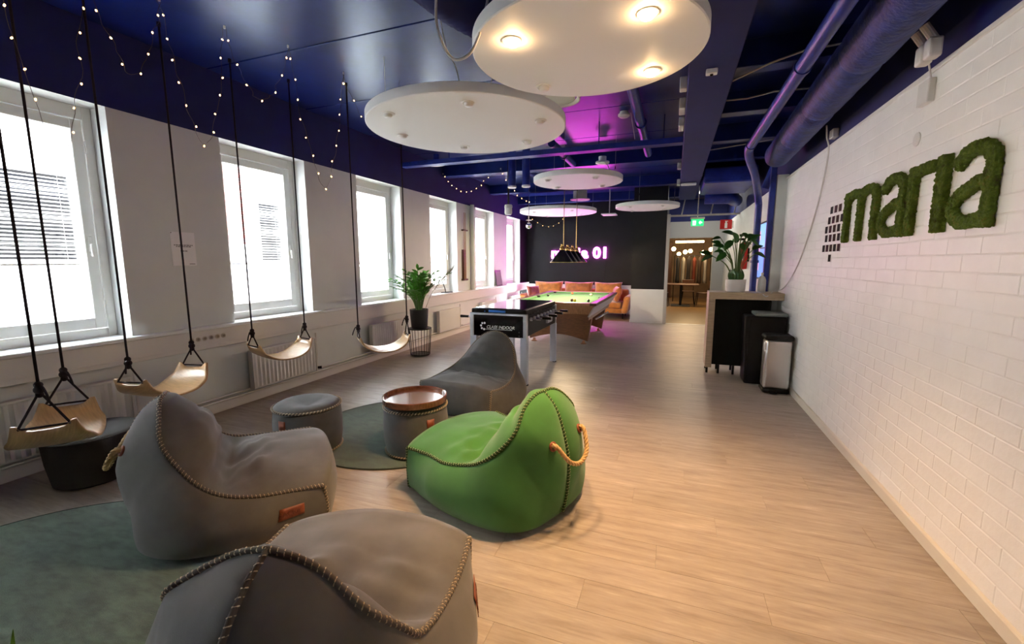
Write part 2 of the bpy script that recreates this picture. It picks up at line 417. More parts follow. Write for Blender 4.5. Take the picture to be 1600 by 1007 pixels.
# corridor end wall with the opening into the cafe
GW = mat('corridor_wall', (.42, .42, .40), .6)
bm = B(); box(bm, -.25, XR + .02, 14.0, 14.2, 2.19, 2.66); box(bm, 1.02, XR + .02, 14.0, 14.2, 0, 2.19); struct('wall_corridor_end', bm, GW)
bm = B(); box(bm, -.25, XR + .02, 14.0, 14.2, 2.66, ZC); struct('wall_corridor_end_upper', bm, NAVYW)
bm = B(); box(bm, -3.2, -.21, 14.0, 14.2, 0, ZC); struct('wall_cafe_front', bm, GW)
bm = B(); box(bm, XR + .02, 4.2, 14.0, 14.2, 0, ZC); struct('wall_cafe_front_right', bm, GW)
CW = mat('cafe_wall', (.20, .13, .08), .6, var=.3, vscale=1.5)
bm = B(); box(bm, -3.2, 4.2, 20.0, 20.2, 0, ZC); struct('wall_cafe_back', bm, CW)
bm = B(); box(bm, -3.4, -3.2, 14.0, 20.2, 0, ZC); struct('wall_cafe_left', bm, CW)
bm = B(); box(bm, 4.2, 4.4, 14.0, 20.2, 0, ZC); struct('wall_cafe_right', bm, CW)
bm = B(); box(bm, -3.4, 4.4, 14.0, 20.2, ZC, ZC + .1); struct('ceiling_cafe', bm, mat('cafe_ceiling', (.22, .18, .14), .7))
# wall behind the camera
bm = B(); box(bm, XL - .4, XR + .3, YF - .2, YF, 0, ZC + .02); struct('wall_front', bm, mat('grey_wall_paint', (.30, .30, .31), .6))
# ------------------------------------------------------------------ ceiling
bm = B(); box(bm, XL - .42, XR + .32, YF - .2, 14.0, ZC + .012, ZC + .15); ceiling = struct('ceiling', bm, NAVY)
ye = [YF, -1.60, -.42, .76, 1.94, 3.12, 4.30, 5.48, 6.66, 7.84, 9.02, 10.20, 11.38, YB]
for i in range(len(ye) - 1):
    for x0, x1 in ((XL, .03),):
        bm = B(); box(bm, x0 + .006, x1 - .006, ye[i] + .007, ye[i + 1] - .007, ZC, ZC + .014, .003); build('ceiling_panel', bm, NAVY, ceiling)
bm = B(); box(bm, .03, .36, YF, 11.0, 2.90, ZC + .02, .006); struct('ceiling_beam', bm, NAVYW)
for y in (1.9, 3.1, 4.3, 5.5, 6.7, 7.9, 9.1, 10.3):
    bm = B(); box(bm, .36, XR + .02, y, y + .16, 3.10, ZC + .02, .005); struct('ceiling_rib', bm, NAVY)
for y in (7.6, 9.9, 11.9):
    bm = B(); box(bm, XL, .03, y, y + .22, 3.10, ZC + .02, .005); struct('ceiling_rib', bm, NAVY)
# ------------------------------------------------------------------ outside: street and the building across
bm = B(); box(bm, -30, XL - .42, -20, 40, -1.2, -1.0); struct('ground_street', bm, mat('asphalt', (.25, .25, .25), .9))
fac = thing('building', 'pale plaster building with louvred shutters across the street', 'building', (-16, 6, -1))
bm = B(); box(bm, -18, -16, -14, 30, -1, 6.5); build('facade', bm, mat('pale_plaster', (.62, .60, .57), .8), fac)
bm = B(); box(bm, -18.2, -15.8, -14.2, 30.2, 6.5, 6.9); build('cornice', bm, MATS['pale_plaster'], fac)
for y0, y1 in ((10.2, 13.0), (1.0, 4.4)):
    bm = B(); box(bm, -16.03, -15.97, y0, y1, 2.2, 6.4, .01); build('brick_panel', bm, mat('red_brick_cladding', (.22, .05, .04), .8), fac)
for k in range(5):
    y0 = -10 + k * 7.8
    bm = B(); box(bm, -16.04, -15.96, y0, y0 + 1.9, 1.5, 3.9, .01); w = build('window', bm, mat('dark_shutter_frame', (.55, .53, .50), .6), fac)
    for j in range(22):
        bm = B(); box(bm, -15.97, -15.92, y0 + .06, y0 + 1.84, 1.56 + j * .105, 1.625 + j * .105); build('louvre', bm, mat('grey_louvre', (.004, .004, .005), .7, spec=.1), w)
# ------------------------------------------------------------------ bean bag chairs
def lerp(a, b, t): return a + (b - a) * t
def resample(pts, n):
    pts = [Vector(p) for p in pts]; d = [0]
    for i in range(1, len(pts)): d.append(d[-1] + (pts[i] - pts[i - 1]).length)
    out = []; j = 0
    for k in range(n):
        t = d[-1] * k / (n - 1)
        while j < len(d) - 2 and d[j + 1] < t: j += 1
        s = (t - d[j]) / max(1e-9, d[j + 1] - d[j]); out.append(pts[j].lerp(pts[j + 1], min(1, max(0, s))))
    return out
def bag(label, FL, FR, P, m, fm, tm, back=.30, side=.10, group=None, tagside=None, handle=True, seed=0, wr=1.0, rows=None, rw=.9, zmin=.003, puff=1.0, cr=.02):
    FL, FR, P = Vector(FL), Vector(FR), Vector(P)
    F = (FL + FR) / 2; xa = Vector((FR.x - FL.x, FR.y - FL.y, 0)); W = xa.length / 2; xa.normalize()
    ya = Vector((-xa.y, xa.x, 0))
    if (P - F).dot(ya) > 0: ya = -ya
    F0 = Vector((F.x, F.y, 0)); xp = (P - F).dot(xa); D = -(P - F).dot(ya); zP = P.z
    root = thing('bean_bag_chair', label, 'bean bag', F0 - ya * D * .5, group)
    def Wd(p): return F0 + xa * p[0] + ya * p[1] + Vector((0, 0, p[2]))
    rows = rows or [(1.0, .0, 0), (1.03, .22, -.04), (1.05, .45, -.03), (1.03, .68, .03), (.95, .86, .16), (.80, .97, .36), (.55, 1.03, .62), (.26, 1.03, .87), (0, 1.0, 1.0)]
    N = 56
    def seam(sd):
        zf = FR.z if sd > 0 else FL.z
        return resample(catmull([(sd * W * k + xp * max(0, zq), -D * yq, zf + (zP - zf) * zq) for k, yq, zq in rows], 8), N)
    def low(sd):
        bot = [(sd * W * .97, .01, 0), (sd * W * (1.0 + side), -.28 * D, 0), (sd * W * (1.02 + side), -.62 * D, 0), (sd * W * (rw + .12) + xp * .25, -.95 * D, 0),
               (sd * W * rw * .72 + xp * .5, -(1 + back * .75) * D, 0), (xp * .8, -(1 + back) * D, 0)]
        bk = [(xp * .8, -(1 + back) * D, 0), (xp * .85, -(1 + back * 1.3) * D, zP * .28), (xp * .9, -(1 + back * 1.3) * D, zP * .55), (xp * .97, -(1 + back * .75) * D, zP * .86), (xp, -D, zP)]
        nb = int(N * .70); return resample(catmull(bot, 8), nb) + resample(catmull(bk, 8), N - nb + 1)[1:]
    S = {1: seam(1), -1: seam(-1)}; Lw = {1: low(1), -1: low(-1)}
    cen = Vector((xp * .4, -.62 * D, 0)); NV = 20
    def patch(sd, i, v):
        s = i / (N - 1); a, b_ = S[sd][i], Lw[sd][i]; p = a.lerp(b_, v)
        o = Vector((p.x - cen.x, p.y - cen.y, 0)); o = o.normalized() if o.length > 1e-5 else Vector((0, -1, 0))
        o = (o + Vector((sd * .35 * (1 - s), 0, 0))).normalized()
        w = min(1, s * 4 + .12) * min(1, (1 - s) * 5)
        nz = noise.noise(Vector((p.x * 3 + seed, p.y * 3, p.z * 3))) * .018
        bul = (.085 * math.sin(math.pi * min(1, v * 1.04)) ** .8 + nz * math.sin(math.pi * v)) * w
        q = p + o * bul
        if v > .9: q = q - o * (.035 * ((v - .9) / .1) ** 2 * min(1, (1 - s) * 4) * (1 if i < N * .7 else 0))
        return q
    NU, NF = 30, 12
    def strip(i, u):
        # i in [-NF, N-1]
        if i <= 0:
            t = (i + NF) / NF
            l = Vector((-W * .97, .01, 0)).lerp(S[-1][0], t); r = Vector((W * .97, .01, 0)).lerp(S[1][0], t)
            p = l.lerp(r, (u + 1) / 2); c = (1 - u * u)
            p = p + Vector((0, 1, 0)) * (.10 * math.sin(math.pi * (.12 + t * .62)) * c ** .7)
            if t > .55: p = p + Vector((0, 0, 1)) * (.055 * c * ((t - .55) / .45) ** 1.5)
            return p
        s = i / (N - 1); l, r = S[-1][i], S[1][i]; p = l.lerp(r, (u + 1) / 2)
        j0, j1 = max(0, i - 2), min(N - 1, i + 2)
        T = (S[1][j1] + S[-1][j1]) / 2 - (S[1][j0] + S[-1][j0]) / 2
        n = Vector((0, T.z, -T.y)).normalized() if T.length > 1e-6 else Vector((0, 0, 1))
        if n.z < -.2: n = Vector((0, 1, 0))
        c = max(0, 1 - u * u)
        pk = [(0, .055), (.12, .08), (.24, .075), (.33, .03), (.39, -.015 - cr), (.44, .035 * puff - cr * .5), (.53, .155 * puff), (.64, .20 * puff), (.77, .165 * puff), (.90, .075 * puff), (1, 0)]
        for a, b2 in zip(pk, pk[1:]):
            if a[0] <= s <= b2[0]:
                k = (s - a[0]) / (b2[0] - a[0]); k = k * k * (3 - 2 * k); amp = lerp(a[1], b2[1], k); break
        p = p + n * amp * c ** .8
        if s < .12: p = p + Vector((0, 1, 0)) * (.10 * math.sin(math.pi * .74) * c ** .7) * (1 - s / .12)
        # folds that gather towards the crease
        g = math.exp(-((s - .30) / .10) ** 2) * c
        fold = math.sin(u * 9 + s * 14 + seed) * .5 + math.sin(u * 17 - s * 25 + seed * 2) * .35 + math.sin(s * 70 + u * 6 * math.sin(seed)) * .4
        p = p + n * fold * g * .020 * wr
        g2 = math.exp(-((s - .66) / .10) ** 2) * c
        p = p + n * math.sin(u * 13 + seed) * g2 * .006 * wr
        p = p + n * noise.noise(Vector((p.x * 5 + seed, p.y * 5, p.z * 5))) * .02 * c
        return p
    bm = B()
    for sd in (1, -1):
        g = [[bm.verts.new(Wd(patch(sd, i, j / NV))) for j in range(NV + 1)] for i in range(N)]
        for i in range(N - 1):
            for j in range(NV):
                try: bm.faces.new((g[i][j], g[i + 1][j], g[i + 1][j + 1], g[i][j + 1]))
                except ValueError: pass
    idx = list(range(-NF, N)); g = [[bm.verts.new(Wd(strip(i, -1 + 2 * k / NU))) for k in range(NU + 1)] for i in idx]
    for a in range(len(idx) - 1):
        for k in range(NU): bm.faces.new((g[a][k], g[a][k + 1], g[a + 1][k + 1], g[a + 1][k]))
    bot = [Wd(patch(1, i, 1)) for i in range(int(N * .70))]; bot2 = [Wd(patch(-1, i, 1)) for i in range(int(N * .70))]
    for a, c_, d_, e_ in zip(bot, bot[1:], bot2[1:], bot2):
        bm.faces.new([bm.verts.new(q) for q in (a, e_, d_, c_)])
    bmesh.ops.remove_doubles(bm, verts=bm.verts[:], dist=.0015)
    bmesh.ops.dissolve_degenerate(bm, edges=bm.edges[:], dist=1e-5)
    for v_ in bm.verts: v_.co.z = max(v_.co.z, zmin)
    build('cover', bm, m, root, smooth=True)
    # seams: a stitched flange along both edges and down the back
    front = lambda sd: [Vector((sd * W * .97, .012, .02)), Vector((sd * W * .985, .012, FR.z * .5))]
    path = [Wd(p) for p in front(-1)] + [Wd(p) for p in S[-1]] + [Wd(p) for p in S[1]][::-1][1:] + [Wd(p) for p in front(1)[::-1]]
    backp = [Wd(p) for p in Lw[1][int(N * .70):]][::-1]
    for nm, pt in (('seam', path), ('seam', backp)):
        L_ = sum((pt[i + 1] - pt[i]).length for i in range(len(pt) - 1))
        q = resample(pt, max(20, int(L_ / .02)))
        bm = B(); tube(bm, q, .0095, 8); sm = build(nm, bm, fm, root, smooth=True)
        n = int(L_ / .0042); hq = resample(q, n); helix = []
        up = Vector((0, 0, 1))
        for i, p in enumerate(hq):
            tg = (hq[min(n - 1, i + 1)] - hq[max(0, i - 1)]).normalized(); a_ = up - tg * up.dot(tg)
            a_ = a_.normalized() if a_.length > .05 else tg.orthogonal().normalized(); b_ = tg.cross(a_); up = a_
            ph = i * .0042 / .019 * 2 * math.pi
            helix.append(p + (a_ * math.cos(ph) + b_ * math.sin(ph)) * .0102)
        bm = B(); tube(bm, helix, .0019, 4); build('stitching', bm, tm, sm, smooth=True)
    if handle:
        ends = []
        for sd in (1, -1):
            tgt = Vector((xp * .9 + sd * .12, -(1 + back * .8) * D, zP * .66)); best = min(((patch(sd, i, j / NV) - tgt).length, i, j) for i in range(int(N * .55), N - 3) for j in range(2, NV - 1))
            i, j = best[1:]; p = Wd(patch(sd, i, j / NV)); q1 = Wd(patch(sd, i + 1, j / NV)); q2 = Wd(patch(sd, i, (j + 1) / NV))
            n = (q1 - p).cross(q2 - p).normalized()
            if n.dot(p - Wd((cen.x, cen.y, p.z))) < 0: n = -n
            ax = n.orthogonal().normalized(); ay = n.cross(ax)
            bm = B(); tube(bm, [p + n * .004 + (ax * math.cos(a) + ay * math.sin(a)) * .021 for a in [k * math.pi / 8 for k in range(16)]], .007, 8, closed=True)
            build('eyelet', bm, LEATHER, root, smooth=True); ends.append((p, n))
        (p0, n0), (p1, n1) = ends; md = (p0 + p1) / 2; bk_ = -ya
        pts = catmull([p0 - n0 * .02, p0 + n0 * .03, p0.lerp(md, .35) + bk_ * .085 - Vector((0, 0, .085)), md + bk_ * .10 - Vector((0, 0, .12)), p1.lerp(md, .35) + bk_ * .085 - Vector((0, 0, .085)), p1 + n1 * .03, p1 - n1 * .02], 10)
        q = resample(pts, 90); bm = B()
        for k3 in range(3):
            hp = []; up = Vector((0, 0, 1))
            for i, p in enumerate(q):
                tg = (q[min(89, i + 1)] - q[max(0, i - 1)]).normalized(); a_ = up - tg * up.dot(tg)
                a_ = a_.normalized() if a_.length > .05 else tg.orthogonal().normalized(); up = a_; b_ = tg.cross(a_); ph = i * .55 + k3 * 2.094
                hp.append(p + (a_ * math.cos(ph) + b_ * math.sin(ph)) * .0065)
            tube(bm, hp, .0075, 7)
        build('rope_handle', bm, JUTE, root, smooth=True)
    if tagside:
        sd = tagside; bm = B(); i0, i1, j0, j1 = 5, 10, 5, 9; grid = []
        for i in range(i0, i1 + 1):
            rowp = []
            for j in range(j0, j1 + 1):
                p = Wd(patch(sd, i, j / NV)); q1 = Wd(patch(sd, i + 1, j / NV)); q2 = Wd(patch(sd, i, (j + 1) / NV)); n = (q1 - p).cross(q2 - p).normalized()
                if n.dot(xa * sd) < 0: n = -n
                rowp.append((p + n * .004, n))
            grid.append(rowp)
        vv = [[bm.verts.new(c_[0]) for c_ in r_] for r_ in grid]
        for a in range(len(vv) - 1):
            for c_ in range(len(vv[0]) - 1): bm.faces.new((vv[a][c_], vv[a + 1][c_], vv[a + 1][c_ + 1], vv[a][c_ + 1]))
        c0 = grid[len(grid) // 2][len(grid[0]) // 2]; ex = (grid[0][2][0] - grid[-1][2][0]) ; ey = (grid[2][0][0] - grid[2][-1][0])
        tg = build('leather_tag', bm, LEATHER, root, smooth=True); so = tg.modifiers.new('t', 'SOLIDIFY'); so.thickness = .003; so.offset = 1
        if ex.cross(ey).dot(c0[1]) < 0: ex = -ex
        text_mesh('tag_print', 'SACKit', ey.length * .62, LEATHERD, tg, basis(c0[0] + c0[1] * .004, ex, ey - ex * ey.dot(ex) / ex.length_squared), .001)
    return root
bag('grey wool bean bag with leather tag, sitting on the large round rug', (-2.391, 2.315, .315), (-1.783, 1.781, .26), (-2.603, 1.514, .78), GREY, GREYF, THREAD, back=.22, side=.02, rw=.80, group='bean bag chairs', tagside=1, seed=1.3, zmin=.0125, puff=.88,
    rows=[(1.0, 0, 0), (0.99, 0.22, 0.01), (0.99, 0.44, 0.03), (0.92, 0.64, 0.09), (0.87, 0.78, 0.23), (0.78, 0.89, 0.42), (0.65, 0.98, 0.64), (0.41, 1.00, 0.87), (0.20, 1.01, 0.97), (0, 1.0, 1.0)])
bag('green wool bean bag with a rope handle on its back', (-1.579, 2.296, .298), (-1.287, 3.109, .306), (-.681, 2.372, .751), GREEN, GREENF, THREADG, back=.16, side=.05, rw=.80, group='bean bag chairs', seed=4.1,
    rows=[(1.0, 0, 0), (0.94, 0.22, -0.01), (1.00, 0.44, 0.01), (0.96, 0.65, 0.09), (0.95, 0.81, 0.22), (0.84, 0.93, 0.40), (0.67, 1.01, 0.63), (0.44, 1.00, 0.87), (0.20, 1.00, 0.99), (0, 1.0, 1.0)])
bag('charcoal wool bean bag in front of the football table', (-1.543, 3.61, .301), (-2.367, 3.712, .296), (-1.762, 4.262, .761), GREYD, GREYF, THREAD, back=.35, side=.08, rw=.85, group='bean bag chairs', handle=False, seed=2.2, zmin=.0125, puff=.9, cr=.06,
    rows=[(1.0, 0, 0), (1.02, 0.22, -0.03), (1.03, 0.45, -0.02), (0.99, 0.67, 0.04), (0.90, 0.85, 0.15), (0.75, 0.96, 0.36), (0.60, 1.00, 0.63), (0.39, 1.01, 0.86), (0.19, 1.01, 0.96), (0, 1.0, 1.0)])
bag('grey wool bean bag in the foreground seen from behind, its back seam facing the camera', (-1.564, 1.348, .334), (-.75, 1.516, .358), (-.964, .759, .753), GREY, GREYF, THREAD, back=.28, side=.04, rw=.85, group='bean bag chairs', tagside=1, handle=False, seed=5.7, puff=.50, cr=.03,
    rows=[(1.0, 0, 0), (1.02, 0.20, -0.03), (1.02, 0.38, -0.03), (1.01, 0.55, 0.02), (0.99, 0.70, 0.10), (0.96, 0.83, 0.22), (0.88, 0.92, 0.42), (0.69, 1.00, 0.65), (0.38, 0.98, 0.85), (0.19, 0.99, 0.95), (0, 1.0, 1.0)])
# ------------------------------------------------------------------ rugs
def rug(label, c, r, m):
    root = thing('round_rug', label, 'rug', (c[0], c[1], 0), 'round green rugs')
    bm = B(); lathe(bm, [(r, .001), (r + .004, .005), (r, .0095), (r - .02, .011)], 96, (c[0], c[1], 0)); build('pile', bm, m, root, smooth=True, auto=30)
    bm = B(); tube(bm, [(c[0] + (r + .004) * math.cos(a), c[1] + (r + .004) * math.sin(a), .006) for a in [k * math.pi / 60 for k in range(120)]], .006, 6, closed=True); build('binding', bm, RUGE, root, smooth=True)
rug('large sage green round rug in the foreground corner', (-2.69, .78), .90, RUG)
rug('smaller dark green round rug under the tray pouf', (-2.25, 3.2), .80, RUG2)
# ------------------------------------------------------------------ poufs
def pouf(name, label, c, r, h, m, fm, tagang, group, sag=.02, lean=(0, 0)):
    root = thing(name, label, 'pouf', (c[0], c[1], 0), group)
    prof = [(r * .86, .0125), (r * .97, .035), (r * 1.03, h * .35), (r * 1.035, h * .7), (r * 1.0, h - .02)]
    bm = B(); n = 64; rings = []
    for rr, z in prof: rings.append([Vector((c[0] + lean[0] * z / h + rr * math.cos(2 * math.pi * k / n), c[1] + lean[1] * z / h + rr * math.sin(2 * math.pi * k / n) + 0, z + (.004 * noise.noise(Vector((k * .3, z * 9, c[0]))) if z > .03 else 0))) for k in range(n)])
    ring_loft(bm, rings); build('side_panel', bm, m, root, smooth=True, auto=50)
    bm = B(); rings = []
    for rr, z in ((.995, -.02), (.985, 0), (.85, .022), (.6, .026), (.3, .02 - sag * .5), (.03, .018 - sag)):
        rings.append([Vector((c[0] + lean[0] + r * rr * math.cos(2 * math.pi * k / n), c[1] + lean[1] + r * rr * math.sin(2 * math.pi * k / n), h + z + .008 * (1 - rr) * noise.noise(Vector((rr * 5 * math.cos(k * .098), rr * 5 * math.sin(k * .098), c[1] * 3))))) for k in range(n)])
    ring_loft(bm, rings); build('top_panel', bm, m, root, smooth=True)
    for z, rr in ((h - .004, 1.005), (.03, .98)):
        bm = B(); tube(bm, [(c[0] + lean[0] * z / h + r * rr * math.cos(a), c[1] + lean[1] * z / h + r * rr * math.sin(a), z) for a in [k * math.pi / 40 for k in range(80)]], .007, 6, closed=True); s_ = build('seam', bm, fm, root, smooth=True)
        bm = B(); hp = []
        for k in range(720):
            a = k * math.pi / 360; ph = k * .55
            hp.append((c[0] + lean[0] * z / h + (r * rr + .008 * math.cos(ph)) * math.cos(a), c[1] + lean[1] * z / h + (r * rr + .008 * math.cos(ph)) * math.sin(a), z + .008 * math.sin(ph)))
        tube(bm, hp, .002, 4, closed=True); build('stitching', bm, THREAD, s_, smooth=True)
    bm = B(); w = .24
    vv = [[bm.verts.new((c[0] + lean[0] * .6 + r * 1.045 * math.cos(tagang + (i / 5 - .5) * w), c[1] + lean[1] * .6 + r * 1.045 * math.sin(tagang + (i / 5 - .5) * w), z)) for z in (h * .62, h * .84)] for i in range(6)]
    for i in range(5): bm.faces.new((vv[i][0], vv[i + 1][0], vv[i + 1][1], vv[i][1]))
    tg = build('leather_tag', bm, LEATHER, root, smooth=True); so = tg.modifiers.new('t', 'SOLIDIFY'); so.thickness = .004; so.offset = 1
    return root
pouf('round_pouf', 'charcoal wool pouf with a bare padded top behind the grey bean bag', (-2.70, 2.58), .248, .375, GREYD, GREYF, -1.55, 'wool poufs', .035)
pouf('round_pouf', 'charcoal wool pouf carrying the wooden tray', (-1.875, 2.86), .243, .385, GREYD, GREYF, -.55, 'wool poufs', .01)
TX, TY, TZ = -1.865, 2.84, .424
root = thing('wooden_tray', 'round walnut tray with raised rim on top of a pouf', 'tray', (TX, TY, TZ))
bm = B(); lathe(bm, [(.02, 0), (.225, 0), (.238, .012), (.238, .014), (.02, .014)], 64, (TX, TY, TZ)); build('base', bm, WALNUT, root, smooth=True, auto=30)
bm = B(); n = 72
prof = [(.236, -.012), (.248, -.004), (.250, .038), (.242, .042), (.234, .038), (.232, .010)]
ring_loft(bm, [[Vector((TX + r_ * math.cos(2 * math.pi * k / n), TY + r_ * math.sin(2 * math.pi * k / n), TZ + z)) for r_, z in prof] for k in range(n)], closed=True)
build('rim', bm, WALNUT, root, smooth=True, auto=40)
# dark oval leather-look ottoman below the first swing
c = (-3.74, 1.70); root = thing('oval_ottoman', 'dark brown oval ottoman standing against the window wall below a swing', 'ottoman', (*c, 0))
DKB = mat('dark_brown_felt', (.026, .021, .019), .85, bs=200, bstr=.3); DKT = mat('grey_felt_top', (.085, .085, .080), .85, bs=200, bstr=.3)
bm = B(); lathe(bm, [(.18, .003), (.205, .02), (.225, .17), (.235, .33)], 56, (*c, 0), 1.0, 1.12); build('body', bm, DKB, root, smooth=True, auto=40)
bm = B(); lathe(bm, [(.235, .326), (.233, .335), (.215, .348), (.12, .352), (.01, .352)], 56, (*c, 0), 1.0, 1.12); build('top_pad', bm, DKT, root, smooth=True, auto=60)
bm = B(); tube(bm, [(c[0] + .236 * math.cos(a), c[1] + .236 * 1.12 * math.sin(a), .330) for a in [k * math.pi / 36 for k in range(72)]], .005, 6, closed=True); build('piping', bm, DKB, root, smooth=True)
# ------------------------------------------------------------------ rope swings
def swing(label, A, C, zs, V_, knots, w=.30, tail=1):
    A, C = Vector((*A, zs)), Vector((*C, zs)); mid = (A + C) / 2; ax = (C - A); Ln = ax.length; ax.normalize(); la = Vector((-ax.y, ax.x, 0))
    root = thing('rope_swing', label, 'swing', (mid.x, mid.y, ZC), 'plywood rope swings')
    NI, NJ = 28, 14; up = Vector((0, 0, 1)); ov = .035
    def pt(s, t):      # s along, t across
        sag = .128 * (1 - abs(2 * s - 1) ** 2.4)
        e = abs(2 * s - 1); wd = w * (1.26 - .10 * e * e if e < .70 else 1.211 - .36 * ((e - .70) / .30) ** 1.1)
        p = A + ax * (Ln * s) + la * (t * wd / 2); p = p - up * sag
        if e > .88: p = p + up * (.05 * ((e - .88) / .12) * (0.35 + .65 * min(1, max(0, (abs(t) - .55) / .3))))
        p = p + up * (.016 * (t * t)) * (1 - e * .5)
        return p
    bm = B(); g = [[bm.verts.new(pt(i / NI, -1 + 2 * j / NJ)) for j in range(NJ + 1)] for i in range(NI + 1)]
    for i in range(NI):
        for j in range(NJ): bm.faces.new((g[i][j], g[i + 1][j], g[i + 1][j + 1], g[i][j + 1]))
    st = build('seat', bm, PLY, root, smooth=True); so = st.modifiers.new('t', 'SOLIDIFY'); so.thickness = .013; so.offset = 0
    for e, (E, k_) in enumerate(((A, knots[0]), (C, knots[1]))):
        kp = E + up * k_
        bm = B(); tube(bm, [(E.x, E.y, ZC - .003), kp], .0072, 7)
        rp = build('rope', bm, ROPE, root, smooth=True)
        bm = B(); h = []
        for sgn in (1, -1):
            hole = pt(0.0 if e == 0 else 1.0, sgn * .80) - up * .012; h.append(hole)
            tube(bm, [kp, hole], .0062, 7)
        tube(bm, [h[0], h[1]], .0062, 7); build('yoke', bm, ROPE, rp, smooth=True)
        bm = B(); ball(bm, kp + up * .01, .024, 12, (1, 1, 1.0)); ball(bm, kp + up * .038, .020, 12); ball(bm, kp - up * .016, .018, 12)
        d = (-ax * .7 - la * .5).normalized() * tail
        tube(bm, catmull([kp + up * .02, kp + d * .035 + up * .03, kp + d * .065 - up * .005, kp + d * .085 - up * .05], 5), .006, 7); build('knot', bm, ROPE, rp, smooth=True)
        bm = B(); cyl(bm, (E.x, E.y, ZC - .03), (E.x, E.y, ZC), .014, n=10); build('ceiling_hook', bm, BLACKM, rp)
swing('bent plywood swing nearest the camera, over the oval ottoman', (-3.20, 1.255), (-3.60, 1.535), .565, None, (.235, .215), tail=1)
swing('bent plywood swing hanging behind the peak of the grey bean bag', (-3.63, 1.90), (-3.76, 2.43), .60, None, (.17, .19))
swing('bent plywood swing in front of the second window', (-3.83, 3.05), (-3.70, 3.57), .64, None, (.155, .155))
swing('bent plywood swing beside the potted plant in the wire basket', (-3.22, 3.84), (-2.86, 4.24), .63, None, (.13, .20))
# ------------------------------------------------------------------ ceiling discs with spotlights
def light(name, kind, loc, energy, color, parent=None, **k):
    d = bpy.data.lights.new(name, kind); d.energy = energy; d.color = color
    for a, v in k.items(): setattr(d, a, v)
    o = bpy.data.objects.new(name, d); col.objects.link(o); o.location = loc
    if parent is not None: o.location = Vector(loc) - world_loc(parent); o.parent = parent
    return o
def disc(label, c, r, z, spots, th=.075, wires=3, wa=.4, energy=28, tilt=(0, 0)):
    root = thing('ceiling_disc_lamp', label, 'ceiling lamp', (c[0], c[1], z), 'round white ceiling discs')
    bm = B(); lathe(bm, [(.01, 0), (r - .006, 0), (r, .006), (r, th - .006), (r - .006, th), (.01, th)], 96, (c[0], c[1], z)); pn = build('panel', bm, DISC, root, smooth=True, auto=30)
    for (x, y, lit) in spots:
        bm = B(); d = Vector((.012 * random.uniform(-1, 1), .012 * random.uniform(-1, 1), 0))
        lathe(bm, [(.050, 0), (.050, -.005), (.040, -.008), (.036, -.002)], 24, (x, y, z)); s = build('spotlight', bm, PLASTIC, root, smooth=True, auto=40)
        bm = B(); lathe(bm, [(.034, 0.0), (.033, -.018), (.026, -.026), (.002, -.027)], 20, (x + d.x, y + d.y, z)); build('lens', bm, WARM if lit else CERAM, s, smooth=True, auto=50)
        if lit:
            sp = light('spot_beam', 'SPOT', (x, y, z - .035), energy, (1.0, .60, .29), root, spot_size=R(92), spot_blend=.75, shadow_soft_size=.09)
    for k in range(wires):
        a = wa + k * 2 * math.pi / wires; x, y = c[0] + (r - .09) * math.cos(a), c[1] + (r - .09) * math.sin(a)
        bm = B(); cyl(bm, (x, y, z + th), (x, y, ZC), .0022, n=6); w = build('suspension_wire', bm, CABLE, root)
        bm = B(); cyl(bm, (x, y, z + th + .12), (x, y, z + th + .16), .006, n=8); build('gripper', bm, BLACKM, w)
    for o in root.children: pass
    root.rotation_euler = (tilt[0], tilt[1], 0)
    return root
DZ = 2.64
disc('large white ceiling disc with lit warm spotlights, nearest the camera', (-.515, 2.58), .63, DZ, [(-.85, 2.29, 1), (-.17, 2.27, 1), (-.18, 2.92, 1), (-.865, 2.93, 0)])
disc('wide white ceiling disc with unlit spotlights over the bean bags', (-1.75, 3.61), .85, DZ, [(-2.14, 3.02, 0), (-1.46, 3.02, 0), (-1.08, 3.59, 0), (-2.38, 3.56, 0), (-2.02, 4.10, 0), (-1.38, 4.14, 0)], wa=3.3)
disc('pink-lit white ceiling disc hanging mid room', (-1.38, 6.48), .64, DZ, [(-1.72, 6.12, 0), (-1.06, 6.16, 0), (-1.08, 6.85, 0), (-1.75, 6.78, 0)], wa=2.5)
disc('magenta-lit ceiling disc above the pool table lamp', (-2.64, 10.26), .90, DZ, [(-3.1, 9.84, 0), (-2.2, 9.8, 0), (-2.16, 10.74, 0), (-3.06, 10.8, 0)], wa=2.2)
disc('small white ceiling disc near the black pillar', (-.61, 10.0), .66, DZ, [(-.95, 9.66, 0), (-.29, 9.66, 0), (-.29, 10.34, 0), (-.95, 10.38, 0)], wa=.3)
# looped white cable beside the nearest disc
bm = B(); tube(bm, catmull([(-1.21, 2.17, 3.29), (-1.21, 2.15, 2.85), (-1.21, 2.15, 2.72), (-1.17, 2.15, 2.60), (-1.11, 2.15, 2.53), (-1.03, 2.15, 2.54), (-.98, 2.16, 2.62), (-.96, 2.17, 2.71), (-.94, 2.19, 2.80), (-.90, 2.3, 3.29)], 10), .007, 8)
tag(build('lamp_cable', bm, CABLE, None, smooth=True), 'white cable hanging in a loop beside the nearest ceiling disc', 'cable')
bm = B(); tube(bm, catmull([(-1.60, 2.86, 3.29), (-1.59, 2.9, 3.10), (-1.55, 2.9, 2.95), (-1.49, 2.9, 2.84), (-1.47, 2.92, 2.72)], 8), .004, 6)
tag(build('lamp_cable', bm, CABLE, None, smooth=True), 'thin grey cable running down to the wide ceiling disc', 'cable')
